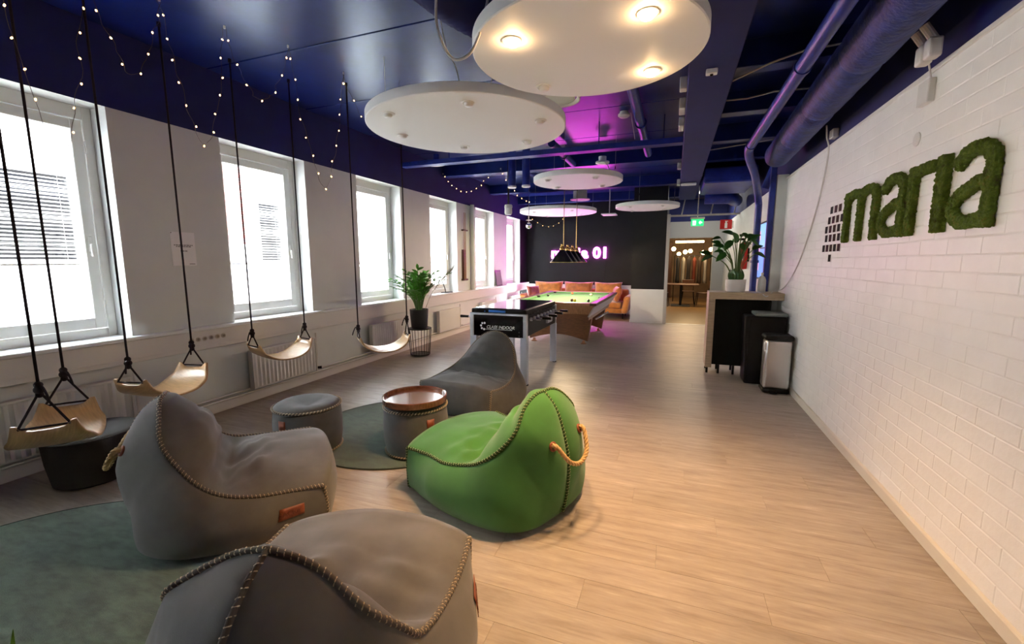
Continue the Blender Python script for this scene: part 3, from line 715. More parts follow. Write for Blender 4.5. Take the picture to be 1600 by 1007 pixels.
# ------------------------------------------------------------------ ducts, pipes, ceiling services
root = thing('flexible_duct', 'navy ribbed flexible air duct above the nearest ceiling disc', 'duct', (-1.2, 2.6, 3.1))
pts = resample(catmull([(-1.40, .4, 3.12), (-1.42, 1.4, 3.12), (-1.40, 2.2, 3.12), (-1.30, 2.75, 3.12), (-1.02, 3.15, 3.12), (-.5, 3.35, 3.12)], 10), 120)
bm = B(); tube(bm, pts, [.15 + (.012 if i % 2 else 0) for i in range(120)], 24); build('hose', bm, NAVYW, root, smooth=True)
def pipe(name, label, pts, r, m, rings=(), n=18, group=None, cat='pipe'):
    root = thing(name, label, cat, pts[0], group)
    bm = B(); tube(bm, pts, r, n); build('run', bm, m, root, smooth=True, auto=50)
    for p, d, rr in rings:
        bm = B(); p = Vector(p); d = Vector(d).normalized(); cyl(bm, p - d * .02, p + d * .02, rr, n=n); build('collar', bm, m, root, smooth=True, auto=40)
    return root
q = [(.69, -1.0, 2.70), (.69, 5.35, 2.70)] + catmull([(.69, 5.45, 2.70), (.74, 5.75, 2.66), (.88, 6.3, 2.58), (1.02, 6.95, 2.46), (1.08, 7.15, 2.30)], 6) + [(1.08, 7.15, 0)]
pipe('navy_service_pipe', 'slim navy pipe running along the ceiling and turning down to the floor by the counter', q, .045, NAVYP, [((.69, y, 2.7), (0, 1, 0), .052) for y in (2.1, 3.35, 5.3)] + [((1.08, 7.15, 1.5), (0, 0, 1), .055)])
root = thing('lagged_pipe', 'thick navy lagged pipe along the top of the brick wall', 'pipe', (1.0, 3, 2.73))
y0 = -.4
for k in range(7):
    y1 = y0 + .95; f = lambda y: .985 + (y - 2.5) * .03
    bm = B(); n = 10; tube(bm, [(f(lerp(y0, y1, i / n)), lerp(y0, y1, i / n), 2.76) for i in range(n + 1)], [(.128 if i in (0, n) else .142) + .004 * noise.noise(Vector((i * 2.1, k * 3.3, 0))) for i in range(n + 1)], 22); build('lagging', bm, LAG, root, smooth=True, auto=60); y0 = y1
bm = B(); box(bm, 1.13, 1.195, 6.69, 6.77, 0, 2.90, .006); tag(build('navy_post', bm, NAVYP), 'dark navy square steel post beside the white pier', 'post')
pipe('navy_cross_pipe', 'navy pipe elbow joining the posts under the ceiling above the counter', catmull([(1.12, 7.02, 2.50), (1.17, 6.99, 2.66), (1.21, 6.97, 2.80), (1.24, 6.96, 2.95), (1.24, 6.95, 3.28)], 8), .05, NAVYP)
root = thing('cable_tray', 'navy cable tray crossing the ceiling from the windows to the beam', 'cable tray', (-1.7, 6.05, 2.95))
bm = B(); box(bm, -4.0, .028, 5.9, 6.04, 2.935, 2.945); box(bm, -4.0, .028, 5.9, 5.907, 2.945, 3.0); box(bm, -4.0, .028, 6.033, 6.04, 2.945, 3.0); build('channel', bm, NAVYP, root)
for x in (-3.2, -2.2, -1.0, -.2):
    bm = B(); cyl(bm, (x, 5.97, 2.945), (x, 5.97, ZC), .007, n=8); build('hanger_rod', bm, NAVYP, root)
for i, (x, yy, ln) in enumerate(((-.46, 4.4, 2.9), (-1.70, 6.2, 1.6), (-2.6, 7.9, 1.9))):
    pipe('ceiling_conduit', ['navy ceiling pipe just left of the long beam', 'navy ceiling pipe behind the wide disc', 'navy ceiling pipe running over the pool table'][i], [(x, yy, 3.15), (x, yy + ln, 3.15)], .055, NAVYP, [((x, yy + ln * .45, 3.15), (0, 1, 0), .07)], group='navy ceiling pipes')
# square ducts at the far right ceiling
bm = B(); box(bm, .40, 1.2, 8.2, 9.6, 2.80, 3.05, .02); tag(build('flat_duct', bm, NAVYP), 'flat navy air duct under the ceiling at the far right', 'duct')
pipe('elbow_duct', 'round navy duct crossing the ceiling before the exit sign', catmull([(.52, 10.0, 2.80), (.8, 10.0, 2.79), (1.0, 10.1, 2.79), (1.16, 10.6, 2.79)], 8), .13, NAVYP, [((.9, 10.05, 3.1), (0, 0, 1), .02)], cat='duct')
bm = B(); cyl(bm, (.9, 10.05, 2.85), (.9, 10.05, ZC), .012, n=8); build('hanger_rod', bm, NAVYP, bpy.data.objects['elbow_duct'])
# white conduits crossing the right bay
for i, pts in enumerate((((.36, 4.55, 3.08), (.40, 4.52, 3.08), (.65, 4.23, 3.08), (.85, 4.08, 3.08), (1.30, 4.03, 3.08)), ((.36, 5.02, 3.08), (.59, 5.03, 3.08), (.80, 4.92, 3.08), (1.30, 4.96, 3.08)), ((.36, 7.10, 3.08), (.83, 6.89, 3.08), (1.30, 6.70, 3.08)))):
    bm = B(); tube(bm, pts, .008, 8); tag(build('white_conduit', bm, CABLE, None, smooth=True), ['white conduit crossing the right ceiling bay nearest the camera', 'kinked white conduit across the middle of the right ceiling bay', 'straight white conduit across the right ceiling bay farthest away'][i], 'conduit', 'white conduits')
# cable from the lagged pipe down the wall to the counter
bm = B(); tube(bm, catmull([(1.25, 4.95, 2.74), (1.27, 4.98, 2.64), (1.303, 5.02, 2.50), (1.308, 5.2, 2.1), (1.306, 5.6, 1.6), (1.30, 6.0, 1.3), (1.27, 6.25, 1.16), (1.2, 6.33, 1.13), (1.12, 6.30, 1.06), (1.07, 6.31, 1.09), (1.03, 6.42, 1.115)], 8), .007, 8)
tag(build('wall_cable', bm, CABLE, None, smooth=True), 'white cable drooping down the brick wall onto the counter', 'cable')
# wall accessories at the top of the brick wall
root = thing('junction_box', 'pair of white junction boxes hanging from the lagged pipe', 'junction box', (1.22, 3.1, 2.66))
for dy in (-.045, .045):
    bm = B(); box(bm, 1.19, 1.25, 3.12 + dy - .035, 3.12 + dy + .035, 2.56, 2.66, .012, 2); h = build('housing', bm, CERAM, root)
    bm = B(); cyl(bm, (1.22, 3.12 + dy, 2.655), (1.17, 3.12 + dy, 2.73), .022, n=12); build('cable_gland', bm, CERAM, h)
root = thing('cable_cover', 'white cable cover box on the brick wall above the moss letters', 'cable cover', (1.31, 3.3, 2.45))
bm = B(); box(bm, XR - .035, XR, 3.24, 3.36, 2.39, 2.52, .004); build('cover', bm, CERAM, root)
bm = B(); cyl(bm, (1.30, 3.26, 2.52), (1.25, 3.2, 2.62), .005, n=8); build('lead', bm, CABLE, root)
bm = B(); lathe(bm, [(.04, 0), (.04, .006), (.03, .010), (.002, .010)], 24); bm.transform(Matrix.Translation((XR, 3.38, 2.22)) @ Matrix.Rotation(R(-90), 4, 'Y')); tag(build('blanking_plate', bm, CERAM, None, smooth=True, auto=40), 'round white blanking cap on the brick wall', 'wall cap')
for i, (y, z) in enumerate(((4.9, 2.53),)):
    bm = B(); box(bm, XR - .03, XR + .02, y, y + .10, 2.62, 2.70, .006); tag(build('wall_sensor', bm, PLASTIC), 'small white box on the navy band above the brick wall', 'sensor')
# swirl diffusers
def diffuser(label, c, z, r):
    root = thing('ceiling_diffuser', label, 'air vent', (*c, z), 'swirl ceiling diffusers')
    for k in range(4):
        a = r * (1 - k * .23); bm = B(); lathe(bm, [(a, .012 * k + .02), (a, .012 * k), (a - .018, .012 * k + .006), (max(.004, a - r * .16), .012 * k + .03)], 40, (*c, z), caps=False); build('vane_ring', bm, CREAMP, root, smooth=True)
    bm = B(); cyl(bm, (*c, z + .02), (*c, ZC), r * .7, n=28); build('collar', bm, CREAMP, root, smooth=True, auto=40)
diffuser('cream swirl air diffuser peeking out between the two nearest discs', (-1.22, 4.70), 3.17, .225)
diffuser('pink-lit swirl air diffuser above the magenta disc', (-2.25, 10.9), 3.0, .24)
def small(name, label, cat, c, prof, m, group=None, n=24):
    bm = B(); lathe(bm, prof, n, c); return tag(build(name, bm, m, None, smooth=True, auto=40), label, cat, group)
root = thing('emergency_light', 'white oval emergency light on the ceiling by the third window', 'emergency light', (-3.88, 6.78, 3.12))
bm = B(); lathe(bm, [(.10, .06), (.105, .02), (.09, 0), (.01, -.004)], 32, (-3.88, 6.78, 3.12), 1.7, 1.0); build('housing', bm, PLASTIC, root, smooth=True, auto=50)
bm = B(); cyl(bm, (-3.88, 6.78, 3.17), (-3.88, 6.78, ZC), .05, n=16); build('mount', bm, NAVYP, root)
root = thing('emergency_light', 'white oblong emergency light under the long beam', 'emergency light', (.16, 8.68, 2.9))
bm = B(); box(bm, .04, .30, 8.63, 8.73, 2.855, 2.90, .018, 3); build('housing', bm, PLASTIC, root, smooth=True, auto=50)
root = thing('motion_sensor', 'small white motion sensor under the long beam beside the nearest disc', 'sensor', (.19, 3.72, 2.9))
bm = B(); box(bm, .15, .23, 3.69, 3.75, 2.865, 2.90, .008, 2); build('housing', bm, PLASTIC, root)
bm = B(); lathe(bm, [(.012, 0), (.010, -.012), (.002, -.014)], 12, (.19, 3.72, 2.865)); build('lens', bm, BLACK, root)
root = thing('smoke_detector', 'white smoke detector on the ceiling between disc and beam', 'smoke detector', (-.66, 5.70, 3.25))
bm = B(); lathe(bm, [(.05, .05), (.05, .03), (.07, .022), (.07, 0), (.05, -.016), (.005, -.018)], 28, (-.66, 5.70, 3.25)); build('base', bm, PLASTIC, root, smooth=True, auto=40)
bm = B(); cyl(bm, (-.58, 5.70, 3.28), (-.54, 5.9, 3.02), .004, n=6); build('lead', bm, CABLE, root)
root = thing('smoke_detector', 'white smoke detector above the mid-room disc', 'smoke detector', (-1.15, 7.2, 3.05))
bm = B(); lathe(bm, [(.05, .1), (.05, .03), (.09, .022), (.09, 0), (.06, -.02), (.005, -.022)], 28, (-1.15, 7.25, 3.05), 1.2, 1.2); build('base', bm, PLASTIC, root, smooth=True, auto=40)
bm = B(); tube(bm, catmull([(-1.15, 7.25, 3.08), (-1.06, 7.1, 3.0), (-1.0, 6.95, 2.88), (-1.0, 6.85, 2.72)], 6), .005, 6); build('lead', bm, CABLE, root)
for i, (y, z0) in enumerate(((4.15, 2.94), (4.75, 2.97), (5.35, 2.97), (7.6, 2.95), (9.1, 2.95))):
    bm = B(); box(bm, -.03, .029, y, y + (.09 if i in (0, 3) else .22), z0, z0 + .10, .006); bo = tag(build('cable_box', bm, PLASTIC), ['white cable box on the beam side right by the nearest disc', 'white socket box on the side of the long beam', 'white terminal box on the side of the long beam behind the socket box', 'white box on the beam side above the mid-room disc', 'white box on the beam side near the small far disc'][i], 'junction box', 'white boxes along the beam')
# two navy downlight cylinders and two hanging white spots
for i, (x, y) in enumerate(((-2.44, 6.6), (-2.21, 6.6))):
    root = thing('downlight', ['navy cylinder downlight left of its twin over the pool table end', 'navy cylinder downlight right of its twin over the pool table end'][i], 'downlight', (x, y, 2.64), 'navy cylinder downlights')
    bm = B(); cyl(bm, (x, y, 2.66), (x, y, ZC), .06, n=24); build('tube', bm, NAVYP, root, smooth=True, auto=40)
    bm = B(); lathe(bm, [(.065, .03), (.07, .01), (.06, 0), (.002, .002)], 24, (x, y, 2.64)); build('trim_ring', bm, PLASTIC, root, smooth=True, auto=40)
root = thing('pendant_spot', 'white cylindrical spot hanging near the last window', 'spotlight', (-2.73, 7.2, 2.33))
bm = B(); cyl(bm, (-2.73, 7.2, 2.45), (-2.73, 7.2, ZC), .016, n=10); build('stem', bm, BLACKM, root)
bm = B(); lathe(bm, [(.06, .14), (.07, .12), (.07, .09), (.062, .085), (.066, .0), (.05, -.03), (.004, -.03)], 24, (-2.73, 7.2, 2.33)); build('head', bm, CERAM, root, smooth=True, auto=40)
root = thing('pendant_spot', 'small chrome spot hanging below the magenta disc', 'spotlight', (-2.72, 8.3, 2.2))
bm = B(); cyl(bm, (-2.72, 8.3, 2.27), (-2.72, 8.3, ZC), .008, n=8); build('stem', bm, CHROME, root)
bm = B(); ball(bm, (-2.72, 8.3, 2.2), .06, 16); build('head', bm, CHROME, root, smooth=True)
bm = B(); lathe(bm, [(.05, .01), (.06, 0), (.002, 0)], 20, (-2.72, 8.3, 2.30)); build('cap', bm, PLASTIC, root, smooth=True)
# panel lamp under the ceiling in front of the black wall
root = thing('ceiling_panel_lamp', 'small white square lamp under the ceiling before the black wall', 'ceiling lamp', (-1.6, 11.4, 2.68))
bm = B(); box(bm, -1.78, -1.42, 11.2, 11.6, 2.66, 2.69, .006); build('tray', bm, PLASTIC, root)
bm = B(); cyl(bm, (-1.6, 11.4, 2.69), (-1.6, 11.4, ZC), .012, n=8); build('stem', bm, PLASTIC, root)
# ------------------------------------------------------------------ fairy lights
bulb_bm = B(); ball(bulb_bm, (0, 0, 0), .0052, 8, (1, 1, 1.5)); bulb_me = bpy.data.meshes.new('bulb'); bulb_bm.to_mesh(bulb_me); bulb_bm.free(); bulb_me.materials.append(BULB)
WIRE = mat('fairy_wire', (.10, .08, .06), .5)
def garland(label, a, c, sag, nb=11, low=None):
    a, c = Vector(a), Vector(c); n = 60
    root = thing('fairy_lights', label, 'fairy lights', (a + c) / 2, 'fairy light loops')
    pts = []
    for i in range(n + 1):
        t = i / n; u = 2 * t - 1; x = (abs(u) ** .7) * (1 if u > 0 else -1) if sag > .5 else u
        p = a.lerp(c, (x * .42 + .5 + u * .08)); p.z = lerp(a.z, c.z, t) - sag * (1 - abs(u) ** (1.25 if sag > .5 else 2))
        p += Vector((noise.noise(Vector((i * .23, a.y * 7, 1))) * .03, noise.noise(Vector((i * .23, a.y * 7, 9))) * .025, noise.noise(Vector((i * .3, a.y, 5))) * .012)); pts.append(p)
    bm = B(); tube(bm, pts, .0016, 5); build('wire', bm, WIRE, root)
    bm = B(); cyl(bm, a, a + Vector((0, 0, .02)), .008, n=8); build('hook', bm, CERAM, root)
    q = resample(pts, nb * 2 + 1)
    for k in range(1, nb * 2, 2):
        o = bpy.data.objects.new('bulb', bulb_me); col.objects.link(o); o.parent = root
        o.location = q[k] + Vector((random.uniform(-.012, .012), random.uniform(-.012, .012), -.012)) - Vector(root.location); o.rotation_euler = (random.uniform(-.8, .8), random.uniform(-.8, .8), 0)
hk = [(-3.52, 1.08, 3.28), (-3.50, 1.42, 3.28), (-3.45, 1.82, 3.28), (-3.42, 2.23, 3.28), (-3.34, 2.64, 3.28), (-3.13, 3.04, 3.28), (-3.06, 3.62, 3.28), (-2.64, 3.94, 3.28)]
gl = ['leftmost short loop of fairy lights under the ceiling', 'deep loop of fairy lights hanging in front of the first window', 'shallow loop of fairy lights above the first wall pier', 'long loop of fairy lights between the first and second windows', 'shallow loop of fairy lights above the second window', 'long loop of fairy lights between the second and third windows', 'last loop of fairy lights reaching to the wide ceiling disc']
for i in range(7): garland(gl[i], hk[i], hk[i + 1], (.60, 1.14, .55, .90, .46, 1.10, .45)[i], (8, 15, 8, 13, 7, 15, 7)[i])
garland('loop of fairy lights in front of the fourth window', (-4.10, 7.4, 3.10), (-3.3, 7.7, 3.10), .30, 11)
garland('loop of fairy lights beside the navy downlights', (-2.75, 6.9, 3.0), (-2.55, 7.9, 2.6), .12, 8)
garland('loop of fairy lights in front of the black wall', (-3.2, 9.6, 2.62), (-2.3, 10.0, 2.62), .32, 9)
# ------------------------------------------------------------------ left wall fittings
for k in range(1, 7):
    r_ = WR[k]; y0, y1 = r_ - .98, r_ - .10; x = XL + .05
    lab = ['below the first window behind the oval ottoman', 'below the second window behind a swing', 'below the third window beside the potted plant', 'below the fourth window beside the football table', 'below the fifth window near the pool table', 'below the sixth window beside the sofa'][k - 1]
    root = thing('radiator', 'white ribbed panel radiator ' + lab, 'radiator', (x, (y0 + y1) / 2, .15), 'radiators along the window wall')
    bm = B(); n = 34; pr = []
    for i in range(n + 1): pr.append((x + .055 + (.007 if i % 2 else 0), lerp(y0 + .015, y1 - .015, i / n)))
    f0 = [bm.verts.new((a, c_, .17)) for a, c_ in pr]; f1 = [bm.verts.new((a, c_, .55)) for a, c_ in pr]
    for i in range(n): bm.faces.new((f0[i], f0[i + 1], f1[i + 1], f1[i]))
    RAD = mat('radiator_enamel', (.74, .73, .69), .4)
    build('ribbed_front', bm, RAD, root)
    bm = B(); box(bm, x, x + .054, y0, y1, .15, .57, .006); build('body', bm, RAD, root)
    for a in (y0, y1 - .016): bm = B(); box(bm, x + .05, x + .066, a, a + .016, .15, .57, .003); build('edge', bm, RAD, root)
    bm = B(); box(bm, x + .045, x + .066, y0, y1, .553, .572, .003); build('top_grille', bm, RAD, root)
    bm = B(); cyl(bm, (x + .03, y1 + .035, .20), (x + .03, y1 + .035, .62), .010, n=8); build('riser', bm, RAD, root)
    bm = B(); cyl(bm, (x + .03, y1, .185), (x + .085, y1 + .045, .185), .014, .018, n=10); build('valve', bm, BLACK if k == 2 else RAD, root)
for z in (.115, .155):
    bm = B(); cyl(bm, (XL + .045, .2, z), (XL + .045, 12.4, z), .011, n=8); tag(build('heating_pipe', bm, MATS['radiator_enamel'], None, smooth=True, auto=50), 'thin white heating pipe along the skirting, ' + ('lower' if z < .13 else 'upper') + ' of the two', 'pipe', 'heating pipes')
for i in range(6):
    y = 2.70 + i * .062; bm = B(); lathe(bm, [(.022, 0), (.022, .004), (.017, .006), (.012, .001)], 18); bm.transform(Matrix.Translation((XL + .056, y, .772)) @ Matrix.Rotation(R(90), 4, 'Y'))
    root = thing('wall_socket', ['first', 'second', 'third', 'fourth', 'fifth', 'last'][i] + ' round socket from the left in the row below the printed notice', 'socket', (XL + .056, y, .772), 'round sockets in the trunking')
    build('rim', bm, CREAMP, root, smooth=True, auto=40); bm = B(); cyl(bm, (XL + .0565, y, .772), (XL + .058, y, .772), .013, n=14); build('insert', bm, DOT, root)
root = thing('printed_notice', 'white printed notice taped to the wall between the first two windows', 'notice', (XL + .002, 2.75, 1.46))
bm = B(); box(bm, XL + .001, XL + .0025, 2.645, 2.855, 1.463, 1.765); build('sheet', bm, PAPER, root)
for z, a, c_ in ((1.645, 2.668, 2.832), (1.632, 2.685, 2.815), (1.592, 2.72, 2.78)):
    y = a; k = 0; bm = B()
    while y < c_: d = .012 + .012 * ((k * 7) % 3) / 2; box(bm, XL + .0025, XL + .0029, y, min(c_, y + d), z, z + .007); y += d + .005; k += 1
    build('text_line', bm, INK, root)['kind'] = 'stuff'
bm = B(); box(bm, XL + .0025, XL + .0029, 2.79, 2.84, 1.475, 1.480); build('text_line', bm, INK, root)
bm = B(); cyl(bm, (XL + .002, 2.652, 1.757), (XL + .006, 2.652, 1.757), .004, n=8); build('pin', bm, BLACK, root)
# cue rack, leaning tablet and sill objects
root = thing('cue_rack', 'dark wooden wall rack holding a billiard cue between two windows', 'cue rack', (XL + .03, 8.42, 1.1))
bm = B(); box(bm, XL, XL + .02, 8.36, 8.50, 1.13, 1.75, .006); build('back_board', bm, WOODD, root)
bm = B(); box(bm, XL, XL + .07, 8.33, 8.53, 1.10, 1.135, .006); build('shelf', bm, WOODD, root)
bm = B(); box(bm, XL, XL + .06, 8.36, 8.56, 2.14, 2.165, .004); build('clip', bm, WOODD, root)
for y in (8.41, 8.47):
    bm = B(); cyl(bm, (XL + .04, y, 1.135), (XL + .035, y + .02, 2.52), .013, .006, n=10); tag(build('billiard_cue', bm, mat('cue_wood', (.42, .24, .10), .35), None, smooth=True, auto=50), 'wooden billiard cue standing in the wall rack, ' + ('nearer' if y < 8.44 else 'farther') + ' of two', 'cue', 'cues in the wall rack')
root = thing('framed_mirror', 'small dark-framed mirror leaning on the sill before the last window', 'mirror', (XL + .05, 10.35, .884))
M = Matrix.Translation((XL + .062, 10.36, .884)) @ Matrix.Rotation(R(-9), 4, 'Y')
bm = B(); box(bm, -.006, .006, -.19, .19, 0, .40, .004, M=M); build('frame', bm, PINKF, root)
bm = B(); box(bm, .006, .008, -.165, .165, .025, .375, M=M); build('glass', bm, PINKG, root)
root = thing('desk_lamp', 'small black wire lamp on the sill beside the zz plant', 'lamp', (XL + .0, 7.75, .882))
bm = B(); lathe(bm, [(.10, 0), (.10, .012), (.02, .018), (.01, .018)], 24, (XL - .03, 7.75, .882), .9, 1.9); build('base', bm, BLACK, root, smooth=True, auto=40)
bm = B(); tube(bm, catmull([(XL - .03, 7.7, .895), (XL - .02, 7.62, 1.02), (XL - .03, 7.5, 1.16), (XL - .03, 7.42, 1.1)], 6), .009, 8); build('arm', bm, BLACK, root, smooth=True)
# ------------------------------------------------------------------ moss letters
def moss_letter(ch, label, y0, w, strokes, hgt=.40, z0=1.655):
    """strokes: polylines in letter units (u to the right along -y, v up), width in metres"""
    bm = B()
    for pts, wd in strokes:
        P = [Vector((0, y0 - u * w, z0 + v * hgt)) for u, v in pts]; rings = []
        for i, p in enumerate(P):
            t = (P[min(len(P) - 1, i + 1)] - P[max(0, i - 1)]).normalized(); nrm = Vector((0, -t.z, t.y)) * wd / 2
            rings.append([p + nrm + Vector((XR - .036, 0, 0)), p - nrm + Vector((XR - .036, 0, 0)), p - nrm + Vector((XR - .002, 0, 0)), p + nrm + Vector((XR - .002, 0, 0))])
        ring_loft(bm, rings)
    root = thing('moss_letter', label, 'letter', (XR - .03, y0 - w / 2, z0), 'moss letters on the brick wall')
    o = build('moss', bm, MOSS, root)
    rm = o.modifiers.new('r', 'REMESH'); rm.mode = 'VOXEL'; rm.voxel_size = .007
    tx = bpy.data.textures.new('moss_clumps', 'CLOUDS'); tx.noise_scale = .013; tx.noise_depth = 3
    dp = o.modifiers.new('d', 'DISPLACE'); dp.texture = tx; dp.strength = .022; dp.mid_level = .45; dp.texture_coords = 'LOCAL'
    return root
def arc(cx, cy, rx, ry, a0, a1, n=12): return [(cx + rx * math.cos(R(lerp(a0, a1, i / n))), cy + ry * math.sin(R(lerp(a0, a1, i / n)))) for i in range(n + 1)]
SW = .066
m_s = [([(.09, 0), (.09, .98)], SW), ([(.07, .90)] + arc(.31, .78, .19, .14, 150, 0) + [(.50, .0)], SW), ([(.50, .70)] + arc(.71, .78, .20, .14, 165, 0) + [(.91, 0)], SW)]
a_s = [([(.12, .78)] + arc(.50, .72, .36, .21, 150, 0) + [(.86, .0)], SW), ([(.86, .13), (.70, .10)] + arc(.45, .27, .32, .19, 285, 105) + [(.60, .52), (.86, .54)], SW * .92)]
r_s = [([(.18, 0), (.18, .98)], SW), ([(.16, .87), (.45, .905), (.98, .905)], SW * .92)]
i_s = [([(.5, 0), (.5, .99)], .090)]
moss_letter('m', 'green moss letter m, first letter of the wall lettering', 4.42, .66, m_s)
moss_letter('a', 'green moss letter a between the m and the r on the wall', 3.75, .38, a_s)
moss_letter('r', 'green moss letter r in the middle of the wall lettering', 3.36, .27, r_s)
moss_letter('i', 'green moss letter i without a dot on the wall', 3.07, .13, i_s)
moss_letter('a', 'large-looking green moss letter a at the end of the lettering, nearest the camera', 2.93, .37, a_s)
# photo grid
PH = [mat('photo_dark', (.03, .03, .035), .8, spec=.1), mat('photo_brown', (.06, .035, .03), .8, spec=.1), mat('photo_plum', (.07, .03, .045), .8, spec=.1)]
pg = []
for row, (z, y0, n) in enumerate(((1.96, 4.80, 3), (1.87, 4.84, 4), (1.79, 4.90, 4), (1.71, 4.88, 4), (1.62, 4.93, 5), (1.53, 4.74, 1))):
    for k in range(n): pg.append((y0 - k * .108 if n < 5 else y0 - k * .10, z, row, k))
rown = ['top', 'second', 'third', 'fourth', 'fifth', 'lowest']; kn = ['first', 'second', 'third', 'fourth', 'fifth']
for (y, z, row, k) in pg:
    root = thing('instant_photo', f'small dark instant photo, {kn[k]} from the left in the {rown[row]} row beside the moss m' if row < 5 else 'single instant photo hanging below the photo grid', 'photo', (XR - .004, y, z), 'instant photos on the brick wall')
    bm = B(); box(bm, XR - .005, XR - .001, y - .036, y + .036, z - .034, z + .034); build('card', bm, PAPER, root)
    bm = B(); box(bm, XR - .0062, XR - .005, y - .034, y + .034, z - .031, z + .032); build('picture', bm, PH[(row * 3 + k * 2) % 3], root)
# ------------------------------------------------------------------ football table
FX0, FX1, FY0, FY1 = -2.36, -1.61, 4.86, 6.26
root = thing('football_table', 'black table football table on silver legs with white lettering', 'football table', ((FX0 + FX1) / 2, (FY0 + FY1) / 2, 0))
bm = B(); box(bm, FX0 + .03, FX1 - .03, FY0 + .012, FY0 + .03, .585, .855, .003); ep = build('end_panel', bm, BLACKG, root)
bm = B(); box(bm, FX0 + .03, FX1 - .03, FY1 - .03, FY1 - .012, .585, .855, .003); build('end_panel', bm, BLACKG, root)
for x in (FX0 + .012, FX1 - .032):
    bm = B(); box(bm, x, x + .02, FY0 + .03, FY1 - .03, .60, .855, .003); build('side_panel', bm, BLACK, root)
for x in (FX0, FX1 - .05):
    for y in (FY0, FY1 - .05):
        bm = B(); box(bm, x, x + .05, y, y + .05, .58, .875, .006); build('corner_profile', bm, ALU, root)
        bm = B(); box(bm, x - .0 + (.0 if x == FX0 else -.035), x + (.085 if x == FX0 else .05), y + .005, y + .075, .012, .59, .004); lg = build('leg', bm, ALUL, root)
        bm = B(); cyl(bm, (x + .03, y + .04, 0), (x + .03, y + .04, .014), .03, n=14); build('foot', bm, BLACK, lg)
for y in (FY0, FY1 - .03):
    bm = B(); box(bm, FX0 + .03, FX1 - .03, y, y + .03, .85, .875, .003); build('trim_rail', bm, ALU, root)
bm = B(); box(bm, FX0 + .015, FX1 - .015, FY0 + .02, FY1 - .02, .86, .925, .012, 2); build('top_frame', bm, BLACK, root)
bm = B(); box(bm, FX0 + .05, FX1 - .05, FY0 + .06, FY1 - .06, .926, .932); build('glass_top', bm, mat('dark_glass', (.012, .012, .018), .06, coat=1), root)
bm = B(); box(bm, FX0 + .25, FX0 + .47, FY0 + .010, FY0 + .021, .885, .912, .002); build('score_counter', bm, BLUEP, root)
bm = B(); cyl(bm, (FX0 + .20, FY0 + .008, .895), (FX0 + .20, FY0 + .02, .895), .008, n=10); build('score_counter', bm, BLUEP, root)
for i in range(8):
    y = FY0 + .17 + i * .15; s = 1 if i % 2 else -1
    bm = B(); cyl(bm, (FX0 - .10, y, .80), (FX1 + .12, y, .80), .008, n=10); rd = build('rod', bm, CHROME, root)
    hx = FX1 + .10 if s > 0 else FX0 - .10
    bm = B(); cyl(bm, (hx, y, .80), (hx + s * .11, y, .80), .016, .018, n=12); build('grip', bm, BLACK, rd)
    bm = B(); cyl(bm, (FX1 - .012, y, .80), (FX1 + .012, y, .80), .022, n=14); build('bearing', bm, ALUL, rd)
bm = B(); box(bm, FX1 - .012, FX1 + .02, 5.72, 5.95, .66, .76, .004); build('ball_hatch', bm, ALUL, root)
Mx = lambda x, z: basis((x, FY0 + .0095, z), (1, 0, 0), (0, 0, 1))
LOGO = mat('white_print', (.75, .75, .75), .5)
text_mesh('lettering', 'CLASS INDOOR', .052, LOGO, ep, Mx(-1.955, .702), .001, .0005, .25)
bm = B(); box(bm, -2.17, -1.80, FY0 + .0085, FY0 + .0105, .672, .677); build('underline', bm, LOGO, ep)
bm = B()
for k in range(5):
    a = R(70 + k * 52); cx, cz = -2.175 + .036 * math.cos(a), .712 + .040 * math.sin(a); t = bmesh.new(); bmesh.ops.create_circle(t, cap_ends=True, segments=5, radius=.015); t.transform(basis((cx, FY0 + .0095, cz), (math.cos(a), 0, math.sin(a)), (-math.sin(a), 0, math.cos(a)))); merge(bm, t)
o = build('ball_emblem', bm, LOGO, ep); so = o.modifiers.new('t', 'SOLIDIFY'); so.thickness = .001
for z in (.61, .655):
    bm = B(); cyl(bm, (FX1 - .10, FY0 + .006, z), (FX1 - .10, FY0 + .014, z), .009, n=12); build('bolt', bm, CHROME, root)
# ------------------------------------------------------------------ pool table
PX0, PX1, PY0, PY1, PZ = -2.76, -1.18, 7.20, 10.05, .80
root = thing('pool_table', 'wooden pool table with green felt and splayed trestle base', 'pool table', ((PX0 + PX1) / 2, (PY0 + PY1) / 2, 0))
bm = B(); box(bm, PX0 + .12, PX1 - .12, PY0 + .12, PY1 - .12, PZ - .05, PZ - .028); build('playfield', bm, FELT, root)
for nm, a in (('rail', (PX0, PX0 + .11, PY0, PY1)), ('rail', (PX1 - .11, PX1, PY0, PY1)), ('rail', (PX0 + .11, PX1 - .11, PY0, PY0 + .11)), ('rail', (PX0 + .11, PX1 - .11, PY1 - .11, PY1))):
    bm = B(); box(bm, a[0], a[1], a[2], a[3], PZ - .035, PZ + .012, .008, 2); build(nm, bm, WOODD if a[3] - a[2] > 1 else POOLL, root)
for a in ((PX0 + .11, PX0 + .155, PY0 + .2, (PY0 + PY1) / 2 - .08), (PX0 + .11, PX0 + .155, (PY0 + PY1) / 2 + .08, PY1 - .2), (PX1 - .155, PX1 - .11, PY0 + .2, (PY0 + PY1) / 2 - .08), (PX1 - .155, PX1 - .11, (PY0 + PY1) / 2 + .08, PY1 - .2), (PX0 + .2, PX1 - .2, PY0 + .11, PY0 + .155), (PX0 + .2, PX1 - .2, PY1 - .155, PY1 - .11)):
    bm = B(); box(bm, *a, PZ - .03, PZ + .006, .008); build('cushion', bm, FELT, root)
